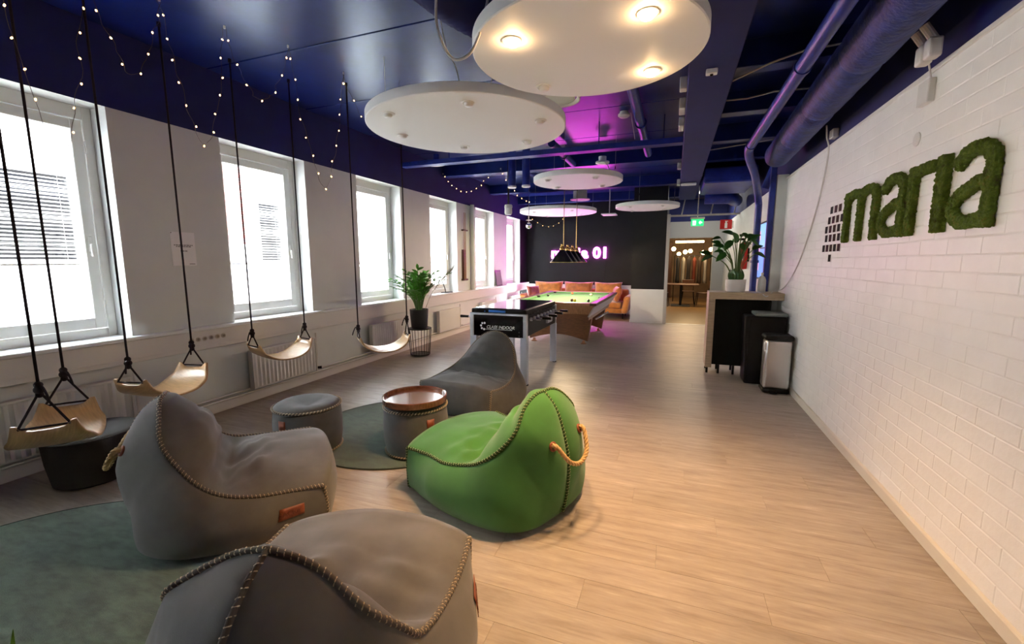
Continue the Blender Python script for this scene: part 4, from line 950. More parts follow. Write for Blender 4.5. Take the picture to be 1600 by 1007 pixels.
for x in (PX0 + .135, PX1 - .135):
    for y in (PY0 + .135, (PY0 + PY1) / 2, PY1 - .135):
        bm = B(); cyl(bm, (x, y, PZ - .03), (x, y, PZ + .001), .058, n=18); build('pocket', bm, BLACK, root)
# sloping aprons
def slab(bm, top, bot, th):   # four-point sloped panel
    vs_ = [Vector(p) for p in (top[0], top[1], bot[1], bot[0])]; n = (vs_[1] - vs_[0]).cross(vs_[3] - vs_[0]).normalized() * th
    a = [bm.verts.new(p) for p in vs_]; c_ = [bm.verts.new(p + n) for p in vs_]
    bm.faces.new(a); bm.faces.new(c_[::-1])
    for i in range(4): bm.faces.new((a[i], c_[i], c_[(i + 1) % 4], a[(i + 1) % 4]))
e = .14
bm = B(); slab(bm, ((PX0 + .02, PY0 + .02, PZ - .035), (PX1 - .02, PY0 + .02, PZ - .035)), ((PX0 + e, PY0 + .10, PZ - .19), (PX1 - e, PY0 + .10, PZ - .19)), .02); build('apron', bm, POOLL, root)
bm = B(); slab(bm, ((PX1 - .02, PY0 + .02, PZ - .035), (PX1 - .02, PY1 - .02, PZ - .035)), ((PX1 - e, PY0 + .10, PZ - .24), (PX1 - e, PY1 - .10, PZ - .24)), .02); build('apron', bm, POOLA, root)
bm = B(); slab(bm, ((PX0 + .02, PY1 - .02, PZ - .035), (PX0 + .02, PY0 + .02, PZ - .035)), ((PX0 + e, PY1 - .10, PZ - .24), (PX0 + e, PY0 + .10, PZ - .24)), .02); build('apron', bm, POOLA, root)
bm = B(); slab(bm, ((PX1 - .02, PY1 - .02, PZ - .035), (PX0 + .02, PY1 - .02, PZ - .035)), ((PX1 - e, PY1 - .10, PZ - .19), (PX0 + e, PY1 - .10, PZ - .19)), .02); build('apron', bm, POOLL, root)
bm = B(); box(bm, PX0 + .15, PX1 - .15, PY0 + .16, PY1 - .16, .50, PZ - .05); build('cabinet', bm, POOLW, root)
for y in (7.80, 9.42):        # trestle ends with an arched lower edge
    poly = [(-2.60, .58), (-1.34, .58)] + [(-1.42, .055)] + [(lerp(-1.42, -2.52, k / 12), .055 + .11 * math.sin(math.pi * k / 12)) for k in range(1, 12)] + [(-2.52, .055)]
    bm = B(); prism(bm, poly, lambda p: Vector((p[0], y, p[1])), lambda p: Vector((p[0], y + .10, p[1]))); tr = build('trestle', bm, POOLW, root)
    for x in (-2.45, -1.50):
        bm = B(); lathe(bm, [(.055, 0), (.06, .012), (.03, .022), (.022, .06)], 20, (x, y + .05, 0)); build('levelling_foot', bm, mat('copper_foot', (.55, .27, .15), .3, .7), tr, smooth=True, auto=40)
bm = B(); box(bm, -2.1, -1.84, 7.9, 9.42, .28, .40, .006); build('stretcher', bm, POOLW, root)
bm = B(); cyl(bm, (-1.22, 7.45, .52), (-1.08, 7.9, .60), .016, n=10); build('ball_return_bar', bm, CHROME, root, smooth=True)
for i, (x, y, c_, lb) in enumerate(((-2.10, 9.55, (.75, .18, .08), 'orange'), (-1.63, 9.25, (.85, .82, .72), 'white'), (-1.66, 7.75, (.80, .50, .03), 'yellow'), (-1.72, 7.78, (.12, .02, .02), 'dark red'), (-2.45, 8.8, (.015, .015, .015), 'black'), (-1.42, 7.80, (.03, .035, .03), 'dark green'))):
    bm = B(); ball(bm, (x, y, PZ - .026 + .0286), .0286, 16); tag(build('pool_ball', bm, mat('ball_' + lb.replace(' ', '_'), c_, .1, coat=1), None, smooth=True), f'{lb} pool ball lying on the green felt', 'pool ball', 'pool balls')
# pool lamp: a bar with five brass-topped conical shades
root = thing('pool_lamp', 'row of black conical lamp shades on a brass bar over the pool table', 'pendant lamp', (-1.93, 8.5, 1.460))
LX = -1.93
bm = B(); cyl(bm, (LX, 7.75, 1.770), (LX, 9.25, 1.770), .014, n=12); build('bar', bm, BRASS, root, smooth=True, auto=40)
for y in (7.95, 9.05):
    bm = B(); cyl(bm, (LX, y, 1.770), (LX, y, ZC), .007, n=8); ch = build('chain', bm, BRASS, root)
for k in range(4):
    y = 7.85 + k * .43
    bm = B(); n = 40
    ring_loft(bm, [[Vector((LX + r_ * math.cos(2 * math.pi * j / n), y + r_ * math.sin(2 * math.pi * j / n), z)) for r_, z in ((.045, 1.710), (.21, 1.495), (.215, 1.485), (.205, 1.490), (.04, 1.700))] for j in range(n)], closed=True)
    sh = build('lamp_shade', bm, mat('shade_black', (.02, .016, .012), .25, .3), root, smooth=True, auto=40)
    bm = B(); tube(bm, [(LX + .213 * math.cos(a), y + .213 * math.sin(a), 1.488) for a in [j * math.pi / 20 for j in range(40)]], .006, 6, closed=True); build('brass_edge', bm, BRASS, sh, smooth=True)
    bm = B(); lathe(bm, [(.045, 1.700), (.05, 1.730), (.03, 1.760), (.02, 1.790), (.026, 1.810), (.004, 1.835)], 20, (LX, y, 0)); build('brass_cap', bm, BRASS, sh, smooth=True)
    bm = B(); ball(bm, (LX, y, 1.570), .035, 14); build('bulb', bm, emis('pool_bulb', (1, .72, .40), 40), sh, smooth=True)
    light('bulb_light', 'POINT', (LX, y, 1.410), 5, (1, .74, .44), root, shadow_soft_size=.04)
# ------------------------------------------------------------------ sofa, cushions
SX0, SX1, SY0, SY1 = -4.02, -1.10, 11.62, 12.58
root = thing('velvet_sofa', 'long orange velvet sofa against the black wall', 'sofa', ((SX0 + SX1) / 2, (SY0 + SY1) / 2, 0))
bm = B(); box(bm, SX0 + .06, SX1 - .06, SY0 + .03, SY1 - .08, .14, .27, .03, 3); build('base', bm, VELVET, root, smooth=True, auto=50)
bm = B(); box(bm, SX0 + .05, SX1 - .05, SY1 - .22, SY1, .16, .74, .06, 4); build('backrest', bm, VELVET, root, smooth=True, auto=60)
for i, x in enumerate((SX0, SX1 - .16)):
    s = -1 if i == 0 else 1
    bm = B(); box(bm, x, x + .16, SY0, SY1 - .04, .14, .60, .06, 4)
    for v_ in bm.verts: v_.co.x += s * .07 * max(0, v_.co.z - .2) / .4
    build('armrest', bm, VELVET, root, smooth=True, auto=60)
for k in range(3):
    w = (SX1 - SX0 - .34) / 3; x = SX0 + .17 + k * w
    bm = B(); box(bm, x + .005, x + w - .005, SY0 + .01, SY1 - .2, .265, .43, .05, 4); build('seat_cushion', bm, VELVET, root, smooth=True, auto=60)
for x in (SX0 + .12, SX1 - .12):
    for y in (SY0 + .1, SY1 - .12):
        bm = B(); cyl(bm, (x, y, 0), (x, y, .145), .015, .022, n=12); build('leg', bm, BLACK, root)
def pillow(label, c, w, h, t, rz, rx, m):
    bm = B(); n = 18; vf = {}
    for sgn in (1, -1):
        for i in range(n + 1):
            for j in range(n + 1):
                u, v_ = -1 + 2 * i / n, -1 + 2 * j / n; k = (1 - u ** 4) * (1 - v_ ** 4); pin = 1 - .10 * (1 - abs(u) ** 2) * abs(v_) ** 3 - .10 * (1 - abs(v_) ** 2) * abs(u) ** 3
                nz = noise.noise(Vector((u * 2.3 + c[0] * 3, v_ * 2.3, sgn + c[1]))) * .25 + noise.noise(Vector((u * 5 + c[0] * 3, v_ * 5, sgn))) * .12
                vf[sgn, i, j] = bm.verts.new((u * pin * w / 2, sgn * t / 2 * (k ** .5) * (1 + nz), v_ * pin * h / 2))
    for sgn in (1, -1):
        for i in range(n):
            for j in range(n): bm.faces.new([vf[sgn, a, c_] for a, c_ in ((i, j), (i + 1, j), (i + 1, j + 1), (i, j + 1))])
    bmesh.ops.remove_doubles(bm, verts=bm.verts[:], dist=.0005)
    bm.transform(Matrix.Translation(c) @ Matrix.Rotation(rz, 4, 'Z') @ Matrix.Rotation(rx, 4, 'X'))
    return tag(build('cushion', bm, m, None, smooth=True), label, 'cushion', 'orange sofa cushions')
V2 = mat('rust_velvet', (.48, .15, .018), .55, var=.3, vscale=8, bs=60, bstr=.2, sheen=.8)
VD = mat('dark_red_velvet', (.22, .030, .012), .6, var=.3, vscale=8, sheen=.6)
pillow('orange cushion left of centre on the sofa back', (-3.36, 12.12, .69), .84, .52, .22, .05, R(-14), VELVET)
pillow('orange cushion in the middle of the sofa back', (-2.50, 12.12, .69), .84, .52, .22, -.03, R(-14), V2)
pillow('orange cushion right of centre on the sofa back', (-1.68, 12.12, .69), .76, .52, .22, .04, R(-15), VELVET)
pillow('orange cushion leaning on the right armrest', (-1.40, 11.80, .645), .42, .42, .18, -1.2, R(-14), V2)
pillow('dark red cushion at the left end of the sofa', (-3.70, 11.76, .64), .42, .38, .14, .9, R(-14), VD)
# ------------------------------------------------------------------ neon sign
root = thing('neon_sign', 'magenta neon sign reading maria 01 on the black wall', 'neon sign', (-2.63, YB - .04, 1.74))
adv = {'m': .36, 'a': .245, 'r': .175, 'i': .115, ' ': .085, '0': .275, '1': .18}; x = -3.47; tot = 0
for ch in 'maria 01':
    w = adv[ch]
    if ch != ' ':
        text_mesh('neon_letter', ch, .42, NEON, root, basis((x + w / 2, YB - .04, 1.735), (1, 0, 0), (0, 0, 1)) @ Matrix.Diagonal((1.04, 1, 1, 1)), .012, .016)
    x += w
bm = B(); cyl(bm, (-1.88, YB - .012, .85), (-1.86, YB - .012, 1.56), .006, n=8); build('power_cable', bm, BLACK, root)
light('neon_glow', 'AREA', (-2.6, YB - .12, 1.74), 3, (1.0, .06, .85), root, shape='RECTANGLE', size=1.7, size_y=.36).rotation_euler = (R(-90), 0, 0)
# ------------------------------------------------------------------ plants
def leaf_mesh(name, ln, w, m, curl=.15, lobes=0):
    bm = B(); n = 8; rows = []
    for i in range(n + 1):
        t = i / n; hw = w / 2 * math.sin(math.pi * min(1, t * .92 + .08)) ** .75 * (1 - .25 * t); z = -curl * ln * t * t
        if i == n: hw = .0005
        if lobes and i % 2 and 0 < i < n: hw *= .55
        rows.append([bm.verts.new((-hw, t * ln, z + hw * .35)), bm.verts.new((0, t * ln, z)), bm.verts.new((hw, t * ln, z + hw * .35))])
    for a, c_ in zip(rows, rows[1:]):
        for k in range(2): bm.faces.new((a[k], a[k + 1], c_[k + 1], c_[k]))
    me = bpy.data.meshes.new(name); bm.to_mesh(me); bm.free(); me.materials.append(m)
    me.polygons.foreach_set('use_smooth', [True] * len(me.polygons)); return me
def add_leaf(me, parent, p, d, up, s=1.0):
    d = Vector(d).normalized(); x = d.cross(Vector(up)); x = x.normalized() if x.length > .05 else d.orthogonal().normalized(); z = x.cross(d)
    o = bpy.data.objects.new('leaf', me); col.objects.link(o); o.parent = parent
    M_ = Matrix(((x.x, d.x, z.x, 0), (x.y, d.y, z.y, 0), (x.z, d.z, z.z, 0), (0, 0, 0, 1)))
    o.rotation_mode = 'QUATERNION'; o.rotation_quaternion = M_.to_quaternion(); o.location = Vector(p) - world_loc(parent); o.scale = (s, s, s); return o
def zz_plant(root, base, stems, lm, ln):
    for (ang, h, out, nl) in stems:
        dx, dy = math.cos(ang), math.sin(ang); p0 = Vector(base)
        pts = catmull([p0 + Vector((dx * .03, dy * .03, 0)), p0 + Vector((dx * out * .25, dy * out * .25, h * .5)), p0 + Vector((dx * out * .6, dy * out * .6, h * .85)), p0 + Vector((dx * out, dy * out, h))], 8)
        bm = B(); tube(bm, pts, [lerp(.011, .003, i / (len(pts) - 1)) for i in range(len(pts))], 6); st = build('stem', bm, STEM, root, smooth=True)
        q = resample(pts, 40)
        for k in range(nl):
            i = int(lerp(13, 38, k / max(1, nl - 1))); tg = (q[min(39, i + 1)] - q[i - 1]).normalized(); sd = tg.cross(Vector((dx * .3, dy * .3, 1))); sd = sd.normalized() if sd.length > .05 else tg.orthogonal()
            s = 1 if k % 2 else -1; d = sd * s * .85 + tg * .65 + Vector((random.uniform(-.2, .2), random.uniform(-.2, .2), random.uniform(-.1, .25)))
            add_leaf(lm, st, q[i], d, tg.cross(sd) * -1 + Vector((0, 0, .3)), random.uniform(.8, 1.1))
        add_leaf(lm, st, q[-1], (q[-1] - q[-4]), (0, 0, 1), .9)
PC = (-3.78, 5.95)
root = thing('wire_basket_stand', 'black wire basket plant stand below the windows', 'plant stand', (*PC, 0))
bm = B()
for nm, z, r_ in (('rim', .445, .185), ('hoop', .03, .155)):
    bm = B(); tube(bm, [(PC[0] + r_ * math.cos(a), PC[1] + r_ * math.sin(a), z) for a in [k * math.pi / 24 for k in range(48)]], .006, 6, closed=True); build(nm, bm, BLACKM, root, smooth=True)
bm = B(); lathe(bm, [(.01, .014), (.15, .014), (.155, .022), (.01, .022)], 36, (*PC, 0)); build('base_plate', bm, BLACKM, root, smooth=True, auto=40)
for k in range(22):
    a = k * 2 * math.pi / 22; bm = B(); cyl(bm, (PC[0] + .152 * math.cos(a), PC[1] + .152 * math.sin(a), .02), (PC[0] + .185 * math.cos(a), PC[1] + .185 * math.sin(a), .447), .0032, n=5); build('wire', bm, BLACKM, root)
bm = B(); lathe(bm, [(.01, .430), (.175, .430), (.178, .44), (.01, .442)], 36, (*PC, 0)); build('tray_top', bm, BLACKM, root, smooth=True, auto=40)
root = thing('potted_zz_plant', 'glossy green zz plant in a tall black pot on the wire basket', 'potted plant', (*PC, .443))
n = 40; bm = B(); ring_loft(bm, [[Vector((PC[0] + r_ * math.cos(2 * math.pi * j / n), PC[1] + r_ * math.sin(2 * math.pi * j / n), z)) for r_, z in ((.02, .445), (.118, .445), (.128, .47), (.148, .75), (.14, .75), (.128, .70), (.02, .70))] for j in range(n)], closed=True); build('pot', bm, POTB, root, smooth=True, auto=40)
bm = B(); lathe(bm, [(.13, .70), (.12, .715), (.01, .718)], 28, (*PC, 0)); build('soil', bm, SOIL, root)
zl = leaf_mesh('leaf', .125, .058, LEAF); random.seed(11)
zz_plant(root, (PC[0], PC[1], .71), [(R(a), h * 1.2, o_ * 1.25, 13) for a, h, o_ in ((200, .40, .34), (215, .32, .30), (185, .42, .36), (240, .46, .26), (275, .44, .22), (290, .30, .30), (320, .48, .16), (350, .52, .30), (15, .50, .38), (40, .55, .26), (90, .50, .20), (130, .48, .24), (165, .52, .22), (300, .56, .10), (20, .40, .30), (260, .36, .36))], zl, .1)
root = thing('dry_palm_frond', 'grey feathered palm frond standing behind the zz plant', 'palm frond', (PC[0] + .1, PC[1] + .15, .72))
fr = leaf_mesh('leaf', .16, .022, mat('dry_leaf', (.20, .20, .14), .6)); pts = resample(catmull([(PC[0] + .06, PC[1] + .07, .72), (PC[0] + .1, PC[1] + .25, 1.0), (PC[0] + .18, PC[1] + .5, 1.22), (PC[0] + .22, PC[1] + .72, 1.36)], 8), 24)
bm = B(); tube(bm, pts, .004, 6); st = build('rib', bm, mat('dry_stem', (.2, .17, .1), .6), root)
for k in range(10, 24):
    for s in (1, -1):
        tg = (pts[min(23, k + 1)] - pts[k - 1]).normalized(); add_leaf(fr, st, pts[k], tg * .7 + Vector((.35 * s, -.3 * s, .5 * s)), (1, 0, .2), 1.0 - abs(k - 16) * .04)
# ------------------------------------------------------------------ counter, bins
CY0, CY1, CZ = 6.30, 6.68, 1.10
root = thing('oak_counter', 'oak-framed bar counter with black inside beside the brick wall', 'counter', (.9, 6.5, 0))
bm = B(); box(bm, .45, XR - .004, CY0, CY1, CZ - .09, CZ, .003); build('top_board', bm, OAK, root)
bm = B(); box(bm, .45, .53, CY0, CY1, .085, CZ - .09, .003); build('side_board', bm, OAK, root)
bm = B(); box(bm, .53, 1.2, CY1 - .03, CY1 - .01, .10, CZ - .09); build('back_board', bm, BLACKIN, root)
bm = B(); box(bm, .535, 1.19, CY0 + .06, CY1 - .03, .12, CZ - .092); build('black_cabinet', bm, BLACKIN, root)
for x in (.48, .62, .8, 1.1):
    bm = B(); cyl(bm, (x, CY0 + .06, 0), (x, CY0 + .06, .12), .015, n=10); build('foot', bm, BLACK, root)
    bm = B(); cyl(bm, (x, CY1 - .06, 0), (x, CY1 - .06, .12), .015, n=10); build('foot', bm, BLACK, root)
root = thing('recycling_bin', 'tall black bin with a grey lid standing before the counter', 'bin', (1.06, 6.05, 0))
bm = B(); box(bm, .86, 1.28, 5.93, 6.24, .0, .84, .02, 3)
for v_ in bm.verts: v_.co.x += .012 * (v_.co.z - .4) / .4 * (1 if v_.co.x > 1.05 else -1)
build('body', bm, BLACK, root, smooth=True, auto=50)
bm = B(); box(bm, .95, 1.295, 5.92, 6.25, .845, .885, .012, 2); build('lid', bm, mat('grey_lid', (.17, .19, .19), .35), root, smooth=True, auto=50)
bm = B(); box(bm, .895, .905, 5.925, 5.932, .08, .80); build('door_gap', bm, mat('black_gap', (.002, .002, .002), .9), root)
root = thing('pedal_bin', 'brushed steel pedal bin with black lid next to the brick wall', 'bin', (1.15, 5.66, 0))
bm = B(); box(bm, 1.02, 1.285, 5.56, 5.78, .05, .62, .035, 5); build('body', bm, STEEL, root, smooth=True, auto=60)
bm = B(); box(bm, 1.012, 1.293, 5.552, 5.788, 0, .06, .03, 4); build('base', bm, BLACK, root, smooth=True, auto=50)
bm = B(); box(bm, 1.005, 1.298, 5.545, 5.795, .615, .675, .028, 4); build('lid', bm, BLACK, root, smooth=True, auto=50)
bm = B(); box(bm, 1.08, 1.16, 5.50, 5.56, .015, .03, .004); build('pedal', bm, BLACK, root)
bm = B(); box(bm, 1.0185, 1.0205, 5.60, 5.68, .48, .60); build('sticker', bm, LABELW, root)
# plant in white pot on the counter
QC = (.78, 6.52)
root = thing('potted_monstera', 'leafy plant in a white pot on the oak counter', 'potted plant', (*QC, CZ))
n = 40; bm = B(); ring_loft(bm, [[Vector((QC[0] + r_ * math.cos(2 * math.pi * j / n), QC[1] + r_ * math.sin(2 * math.pi * j / n), CZ + z)) for r_, z in ((.02, .002), (.108, .002), (.118, .02), (.126, .165), (.118, .165), (.112, .13), (.02, .13))] for j in range(n)], closed=True); build('pot', bm, CERAM, root, smooth=True, auto=40)
bm = B(); lathe(bm, [(.115, .13), (.10, .142), (.01, .145)], 28, (*QC, CZ)); build('soil', bm, SOIL, root)
ml = leaf_mesh('leaf', .15, .105, LEAFD, .3); random.seed(5)
for k in range(30):
    a = k * 2.39996; out = .10 + .26 * ((k * 37) % 10) / 10; h = .62 - out * .55 + random.uniform(-.12, .08); dx, dy = math.cos(a) * (1 if math.cos(a) < 0 else .75), math.sin(a) * .45
    p0 = Vector((QC[0] + dx * .03, QC[1] + dy * .03, CZ + .14)); p1 = Vector((QC[0] + dx * out, QC[1] + dy * out, CZ + .14 + h))
    pts = catmull([p0, p0.lerp(p1, .5) + Vector((-dx * .04, -dy * .04, .05)), p1], 8); bm = B(); tube(bm, pts, .005, 6); st = build('stem', bm, STEM, root, smooth=True)
    add_leaf(ml, st, p1, Vector((dx, dy * .6, random.uniform(-.5, .5))), (random.uniform(-.3, .3), -.6, .8), random.uniform(.65, 1.05))
for k in range(14):
    a = k * .449; add_leaf(ml, root, (QC[0] + .05 * math.cos(a), QC[1] + .05 * math.sin(a), CZ + .14), Vector((math.cos(a) * .45, math.sin(a) * .45, 1)), (math.cos(a), math.sin(a), .2), random.uniform(.7, 1.1))
root = thing('soap_bottle', 'white plastic bottle standing on the counter beside the plant pot', 'bottle', (1.08, 6.48, CZ))
bm = B(); lathe(bm, [(.045, .001), (.05, .01), (.05, .16), (.035, .20), (.016, .215), (.016, .235), (.004, .237)], 24, (1.08, 6.48, CZ)); build('body', bm, mat('milky_plastic', (.62, .63, .62), .3), root, smooth=True, auto=50)
bm = B(); lathe(bm, [(.018, .23), (.018, .255), (.004, .258)], 16, (1.08, 6.48, CZ)); build('cap', bm, PLASTIC, root, smooth=True, auto=50)
# wall screen beyond the counter
root = thing('wall_screen', 'blue glowing information screen on the far right wall behind the navy posts', 'screen', (XR - .03, 7.85, 1.7))
bm = B(); box(bm, XR - .04, XR - .002, 7.35, 8.35, 1.22, 2.12, .006); build('bezel', bm, BLACK, root)
for k, (z0, z1, c_) in enumerate(((1.25, 1.70, (.10, .22, .70)), (1.72, 2.09, (.16, .36, .85)))):
    bm = B(); box(bm, XR - .042, XR - .040, 7.38, 8.32, z0, z1); build('display', bm, emis('screen_blue_' + 'ab'[k], c_, .22), root)
for k in range(3):
    bm = B(); box(bm, XR - .0435, XR - .042, 8.05, 8.24, 1.36 + k * .24, 1.50 + k * .24); build('tile', bm, emis('screen_pink', (.75, .30, .50), .2), root)
# ------------------------------------------------------------------ signs
root = thing('exit_sign', 'lit green running-man exit sign above the cafe opening', 'exit sign', (.47, 11.6, 2.43))
bm = B(); box(bm, .33, .61, 11.58, 11.62, 2.35, 2.51, .004); build('panel', bm, EXITG, root)
bm = B(); box(bm, .31, .63, 11.585, 11.615, 2.51, 2.56, .004); build('housing', bm, PLASTIC, root)
bm = B(); cyl(bm, (.47, 11.6, 2.56), (.47, 11.6, ZC), .01, n=8); build('stem', bm, PLASTIC, root)
bm = B(); box(bm, .365, .435, 11.576, 11.58, 2.37, 2.475); build('door_symbol', bm, EXITW, root)
bm = B()
t = bmesh.new(); 
poly = [(.50, .43), (.535, .475), (.535, .445), (.575, .445), (.575, .415), (.535, .415), (.535, .385)]
prism(bm, [(a, 2.0 + c_) for a, c_ in poly], lambda p: Vector((p[0], 11.576, p[1])), lambda p: Vector((p[0], 11.58, p[1]))); t.free()
build('arrow_symbol', bm, EXITW, root)
bm = B(); ball(bm, (.40, 11.574, 2.455), .011, 8, (1, .2, 1)); tube(bm, [(.40, 11.574, 2.44), (.395, 11.574, 2.41), (.41, 11.574, 2.385)], .007, 6); tube(bm, [(.395, 11.574, 2.41), (.38, 11.574, 2.38)], .006, 6); tube(bm, [(.383, 11.574, 2.43), (.418, 11.574, 2.425)], .005, 6); build('running_figure', bm, EXITG, root)
root = thing('extinguisher_sign', 'red fire extinguisher sign projecting from the far right wall', 'safety sign', (1.2, 12.2, 2.42))
bm = B(); box(bm, 1.02, 1.29, 12.2, 12.21, 2.30, 2.53); build('plate', bm, REDS, root)
bm = B(); box(bm, 1.29, XR, 12.195, 12.215, 2.33, 2.50); build('bracket', bm, PLASTIC, root)
bm = B(); prism(bm, [(1.125, 2.325), (1.185, 2.325), (1.185, 2.44), (1.17, 2.465), (1.17, 2.485), (1.195, 2.485), (1.195, 2.5), (1.13, 2.5), (1.13, 2.485), (1.14, 2.485), (1.14, 2.465), (1.125, 2.44)], lambda p: Vector((p[0], 12.197, p[1])), lambda p: Vector((p[0], 12.2, p[1]))); build('extinguisher_symbol', bm, PAPER, root)
root = thing('fire_extinguisher', 'red fire extinguisher on the corridor wall behind the counter plant', 'extinguisher', (1.2, 9.4, 1.4))
bm = B(); lathe(bm, [(.01, 1.35), (.075, 1.36), (.08, 1.40), (.08, 1.78), (.05, 1.85), (.025, 1.87), (.004, 1.92)], 24, (1.22, 9.4, 0)); build('cylinder', bm, REDS, root, smooth=True, auto=50)
bm = B(); box(bm, 1.14, 1.24, 9.38, 9.42, 1.90, 1.94, .006); build('valve', bm, BLACK, root)
bm = B(); box(bm, 1.28, XR, 9.37, 9.43, 1.5, 1.75); build('bracket', bm, BLACK, root)
# ------------------------------------------------------------------ the cafe seen through the opening
def cafe_chair(label, x, y, rz):
    root = thing('cafe_chair', label, 'chair', (x, y, 0), 'cafe chairs'); M_ = Matrix.Translation((x, y, 0)) @ Matrix.Rotation(rz, 4, 'Z')
    bm = B(); box(bm, -.21, .21, -.20, .20, .44, .465, .02, 2, M=M_); build('seat', bm, WOODD, root)
    bm = B(); box(bm, -.20, .20, -.21, -.185, .62, .86, .012, 2, M=M_); build('backrest', bm, WOODD, root)
    for sx in (-1, 1):
        for sy in (-1, 1):
            bm = B(); cyl(bm, (sx * .22, sy * .22, 0), (sx * .17, sy * .17, .44 if sy > 0 else .44), .012, .015, n=8); bm.transform(M_); build('leg', bm, BLACKM, root)
        bm = B(); cyl(bm, (sx * .17, -.19, .44), (sx * .18, -.20, .66), .012, n=8); bm.transform(M_); build('back_post', bm, BLACKM, root)
root = thing('cafe_table', 'dark wooden table with a single black pedestal in the cafe', 'table', (.25, 15.9, 0))
bm = B(); box(bm, -.25, .80, 15.5, 16.3, .72, .755, .008); build('table_top', bm, WOODD, root)
bm = B(); cyl(bm, (.25, 15.9, .03), (.25, 15.9, .72), .04, n=16); build('pedestal', bm, BLACKM, root)
bm = B(); box(bm, -.05, .55, 15.6, 16.2, 0, .03, .01); build('foot_plate', bm, BLACKM, root)
cafe_chair('dark cafe chair right of the pedestal table', .95, 16.0, R(80)); cafe_chair('dark cafe chair left of the pedestal table', -.35, 15.7, R(-95)); cafe_chair('dark cafe chair behind the pedestal table', .5, 16.7, R(180))
root = thing('coat_rack', 'black coat rail full of hanging clothes in the cafe', 'coat rack', (.6, 17.6, 0))
for x in (0.0, 1.25):
    bm = B(); cyl(bm, (x, 17.6, 0), (x, 17.6, 1.72), .015, n=10); build('upright', bm, BLACKM, root)
bm = B(); cyl(bm, (0, 17.6, 1.72), (1.25, 17.6, 1.72), .015, n=10); build('rail', bm, BLACKM, root)
for k, (c_, nm) in enumerate((((.02, .02, .022), 'black'), ((.35, .33, .30), 'pale'), ((.025, .02, .02), 'charcoal'), ((.16, .03, .015), 'rust red'), ((.05, .03, .02), 'brown'), ((.30, .28, .27), 'light grey'))):
    x = .12 + k * .19; root = thing('hanging_coat', f'{nm} coat hanging on the cafe coat rail', 'coat', (x, 17.6, 1.7), 'coats on the rail')
    bm = B(); rings = [[Vector((x + w * .35 * math.cos(a) * (1 + .1 * math.sin(5 * a)), 17.6 + w * math.sin(a) * .9, z)) for a in [j * math.pi / 10 for j in range(20)]] for w, z in ((.04, 1.66), (.16, 1.60), (.20, 1.52), (.17, 1.15), (.20, .85), (.21, .70))]; ring_loft(bm, rings); build('fabric', bm, mat('coat_' + nm.replace(' ', '_'), c_, .85), root, smooth=True)
    bm = B(); tube(bm, catmull([(x, 17.6, 1.64), (x, 17.6, 1.70), (x, 17.62, 1.735), (x, 17.585, 1.735)], 4), .004, 6); build('hook', bm, CHROME, root)
root = thing('linear_lamp', 'long warm pendant lamp glowing in the cafe', 'pendant lamp', (.5, 15.3, 2.1))
bm = B(); box(bm, .0, .85, 15.2, 15.35, 2.10, 2.16, .01); build('diffuser', bm, emis('cafe_strip_glow', (1, .66, .30), 4), root)
for x in (.1, .75): bm = B(); cyl(bm, (x, 15.28, 2.16), (x, 15.28, ZC), .004, n=6); build('wire', bm, BLACKM, root)
light('strip_light', 'AREA', (.42, 15.28, 2.08), 6, (1, .70, .38), root, shape='RECTANGLE', size=.8, size_y=.15)
for i, (x, y, z) in enumerate(((-.05, 17.0, 1.95), (.35, 17.4, 1.85), (.55, 18.2, 1.9), (.95, 17.2, 1.82), (1.25, 18.0, 1.95), (.15, 18.8, 1.8))):
    root = thing('globe_lamp', ['leftmost', 'second', 'third', 'fourth', 'rightmost', 'farthest'][i] + ' of the warm globe lamps hanging in the cafe', 'pendant lamp', (x, y, z), 'globe lamps in the cafe')
    bm = B(); ball(bm, (x, y, z), .075, 14); build('globe', bm, emis('globe_glow', (1, .68, .32), 5), root, smooth=True)
    bm = B(); cyl(bm, (x, y, z + .07), (x, y, ZC), .005, n=6); build('cord', bm, BLACKM, root)
light('cafe_globe_light', 'POINT', (.6, 17.2, 2.3), 8, (1, .70, .38), root, shadow_soft_size=.2)
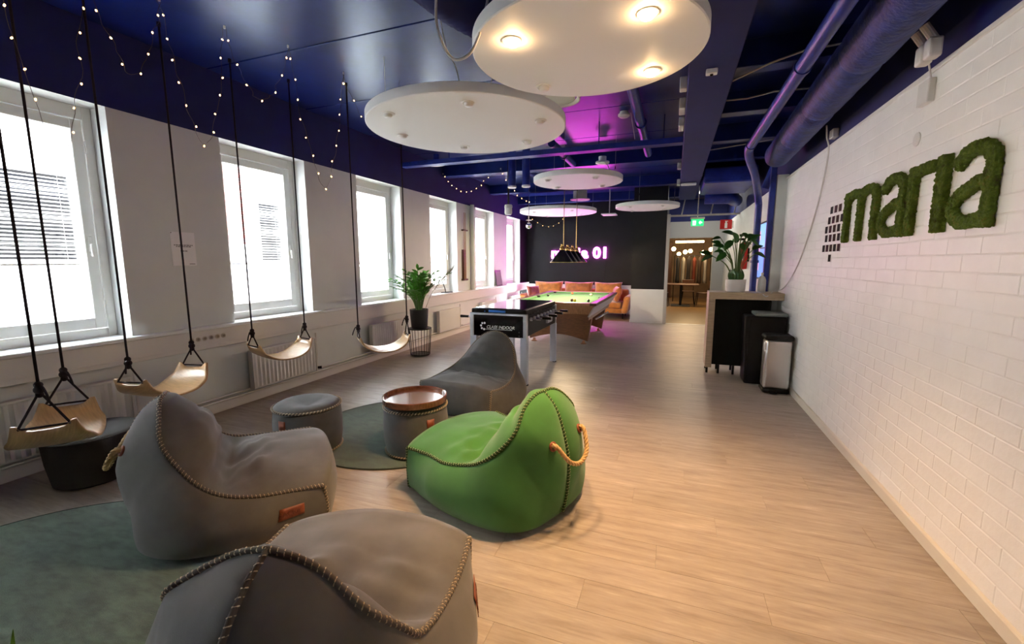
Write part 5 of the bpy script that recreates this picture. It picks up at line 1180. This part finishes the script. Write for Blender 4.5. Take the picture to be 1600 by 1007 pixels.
root = thing('cafe_shelf', 'dark wooden shelf unit at the back of the cafe', 'shelf', (-.6, 19.6, 0))
bm = B(); box(bm, -1.2, -.1, 19.5, 19.95, 0, 2.3, .01); build('carcass', bm, WOODD, root)
bm = B(); box(bm, -.95, -.35, 19.48, 19.5, 1.2, 1.8); build('lit_opening', bm, emis('shelf_glow', (.85, .80, .66), 1.2), root)
bm = B(); box(bm, 1.35, 2.2, 18.6, 18.8, 0, 2.3, .01); tag(build('wood_partition', bm, WOODD), 'dark wooden partition at the right of the cafe', 'partition')
# ------------------------------------------------------------------ plant whose leaf tip shows in the lower left corner
GC = (-1.515, .405)
root = thing('floor_plant', 'potted plant whose green leaf tip shows in the lower left corner', 'potted plant', (*GC, 0))
n = 32; bm = B(); ring_loft(bm, [[Vector((GC[0] + r_ * math.cos(2 * math.pi * j / n), GC[1] + r_ * math.sin(2 * math.pi * j / n), z)) for r_, z in ((.02, .016), (.09, .016), (.11, .20), (.10, .20), (.09, .17), (.02, .17))] for j in range(n)], closed=True); build('pot', bm, POTB, root, smooth=True, auto=40)
sl = leaf_mesh('leaf', .43, .04, mat('bright_leaf', (.16, .36, .03), .4), .1)
for k in range(6): add_leaf(sl, root, (GC[0], GC[1], .17), ((math.cos(k * 1.256 + 1.2) * .28, math.sin(k * 1.256 + 1.2) * .28 - .1, .9) if k else (.02, .04, 1)), (math.cos(k * 1.256), math.sin(k * 1.256), 0), .9 + .08 * (k % 2))

# ceiling lamp added to brighten the corridor walls and lintel before the cafe
root = thing('corridor_added_lamp', 'added slim ceiling lamp that brightens the corridor before the cafe', 'ceiling lamp', (.6, 12.45, 3.29))
bm = B(); box(bm, .5, .7, 12.0, 12.9, 3.285, ZC + .012, .004); build('housing', bm, PLASTIC, root)
bm = B(); box(bm, .52, .68, 12.03, 12.87, 3.28, 3.285); build('diffuser', bm, emis('corridor_added_glow', (1, .95, .88), 1.5), root)
light('corridor_fill_light', 'AREA', (.6, 12.45, 3.27), 5, (1, .95, .88), root, shape='RECTANGLE', size=.16, size_y=.9)
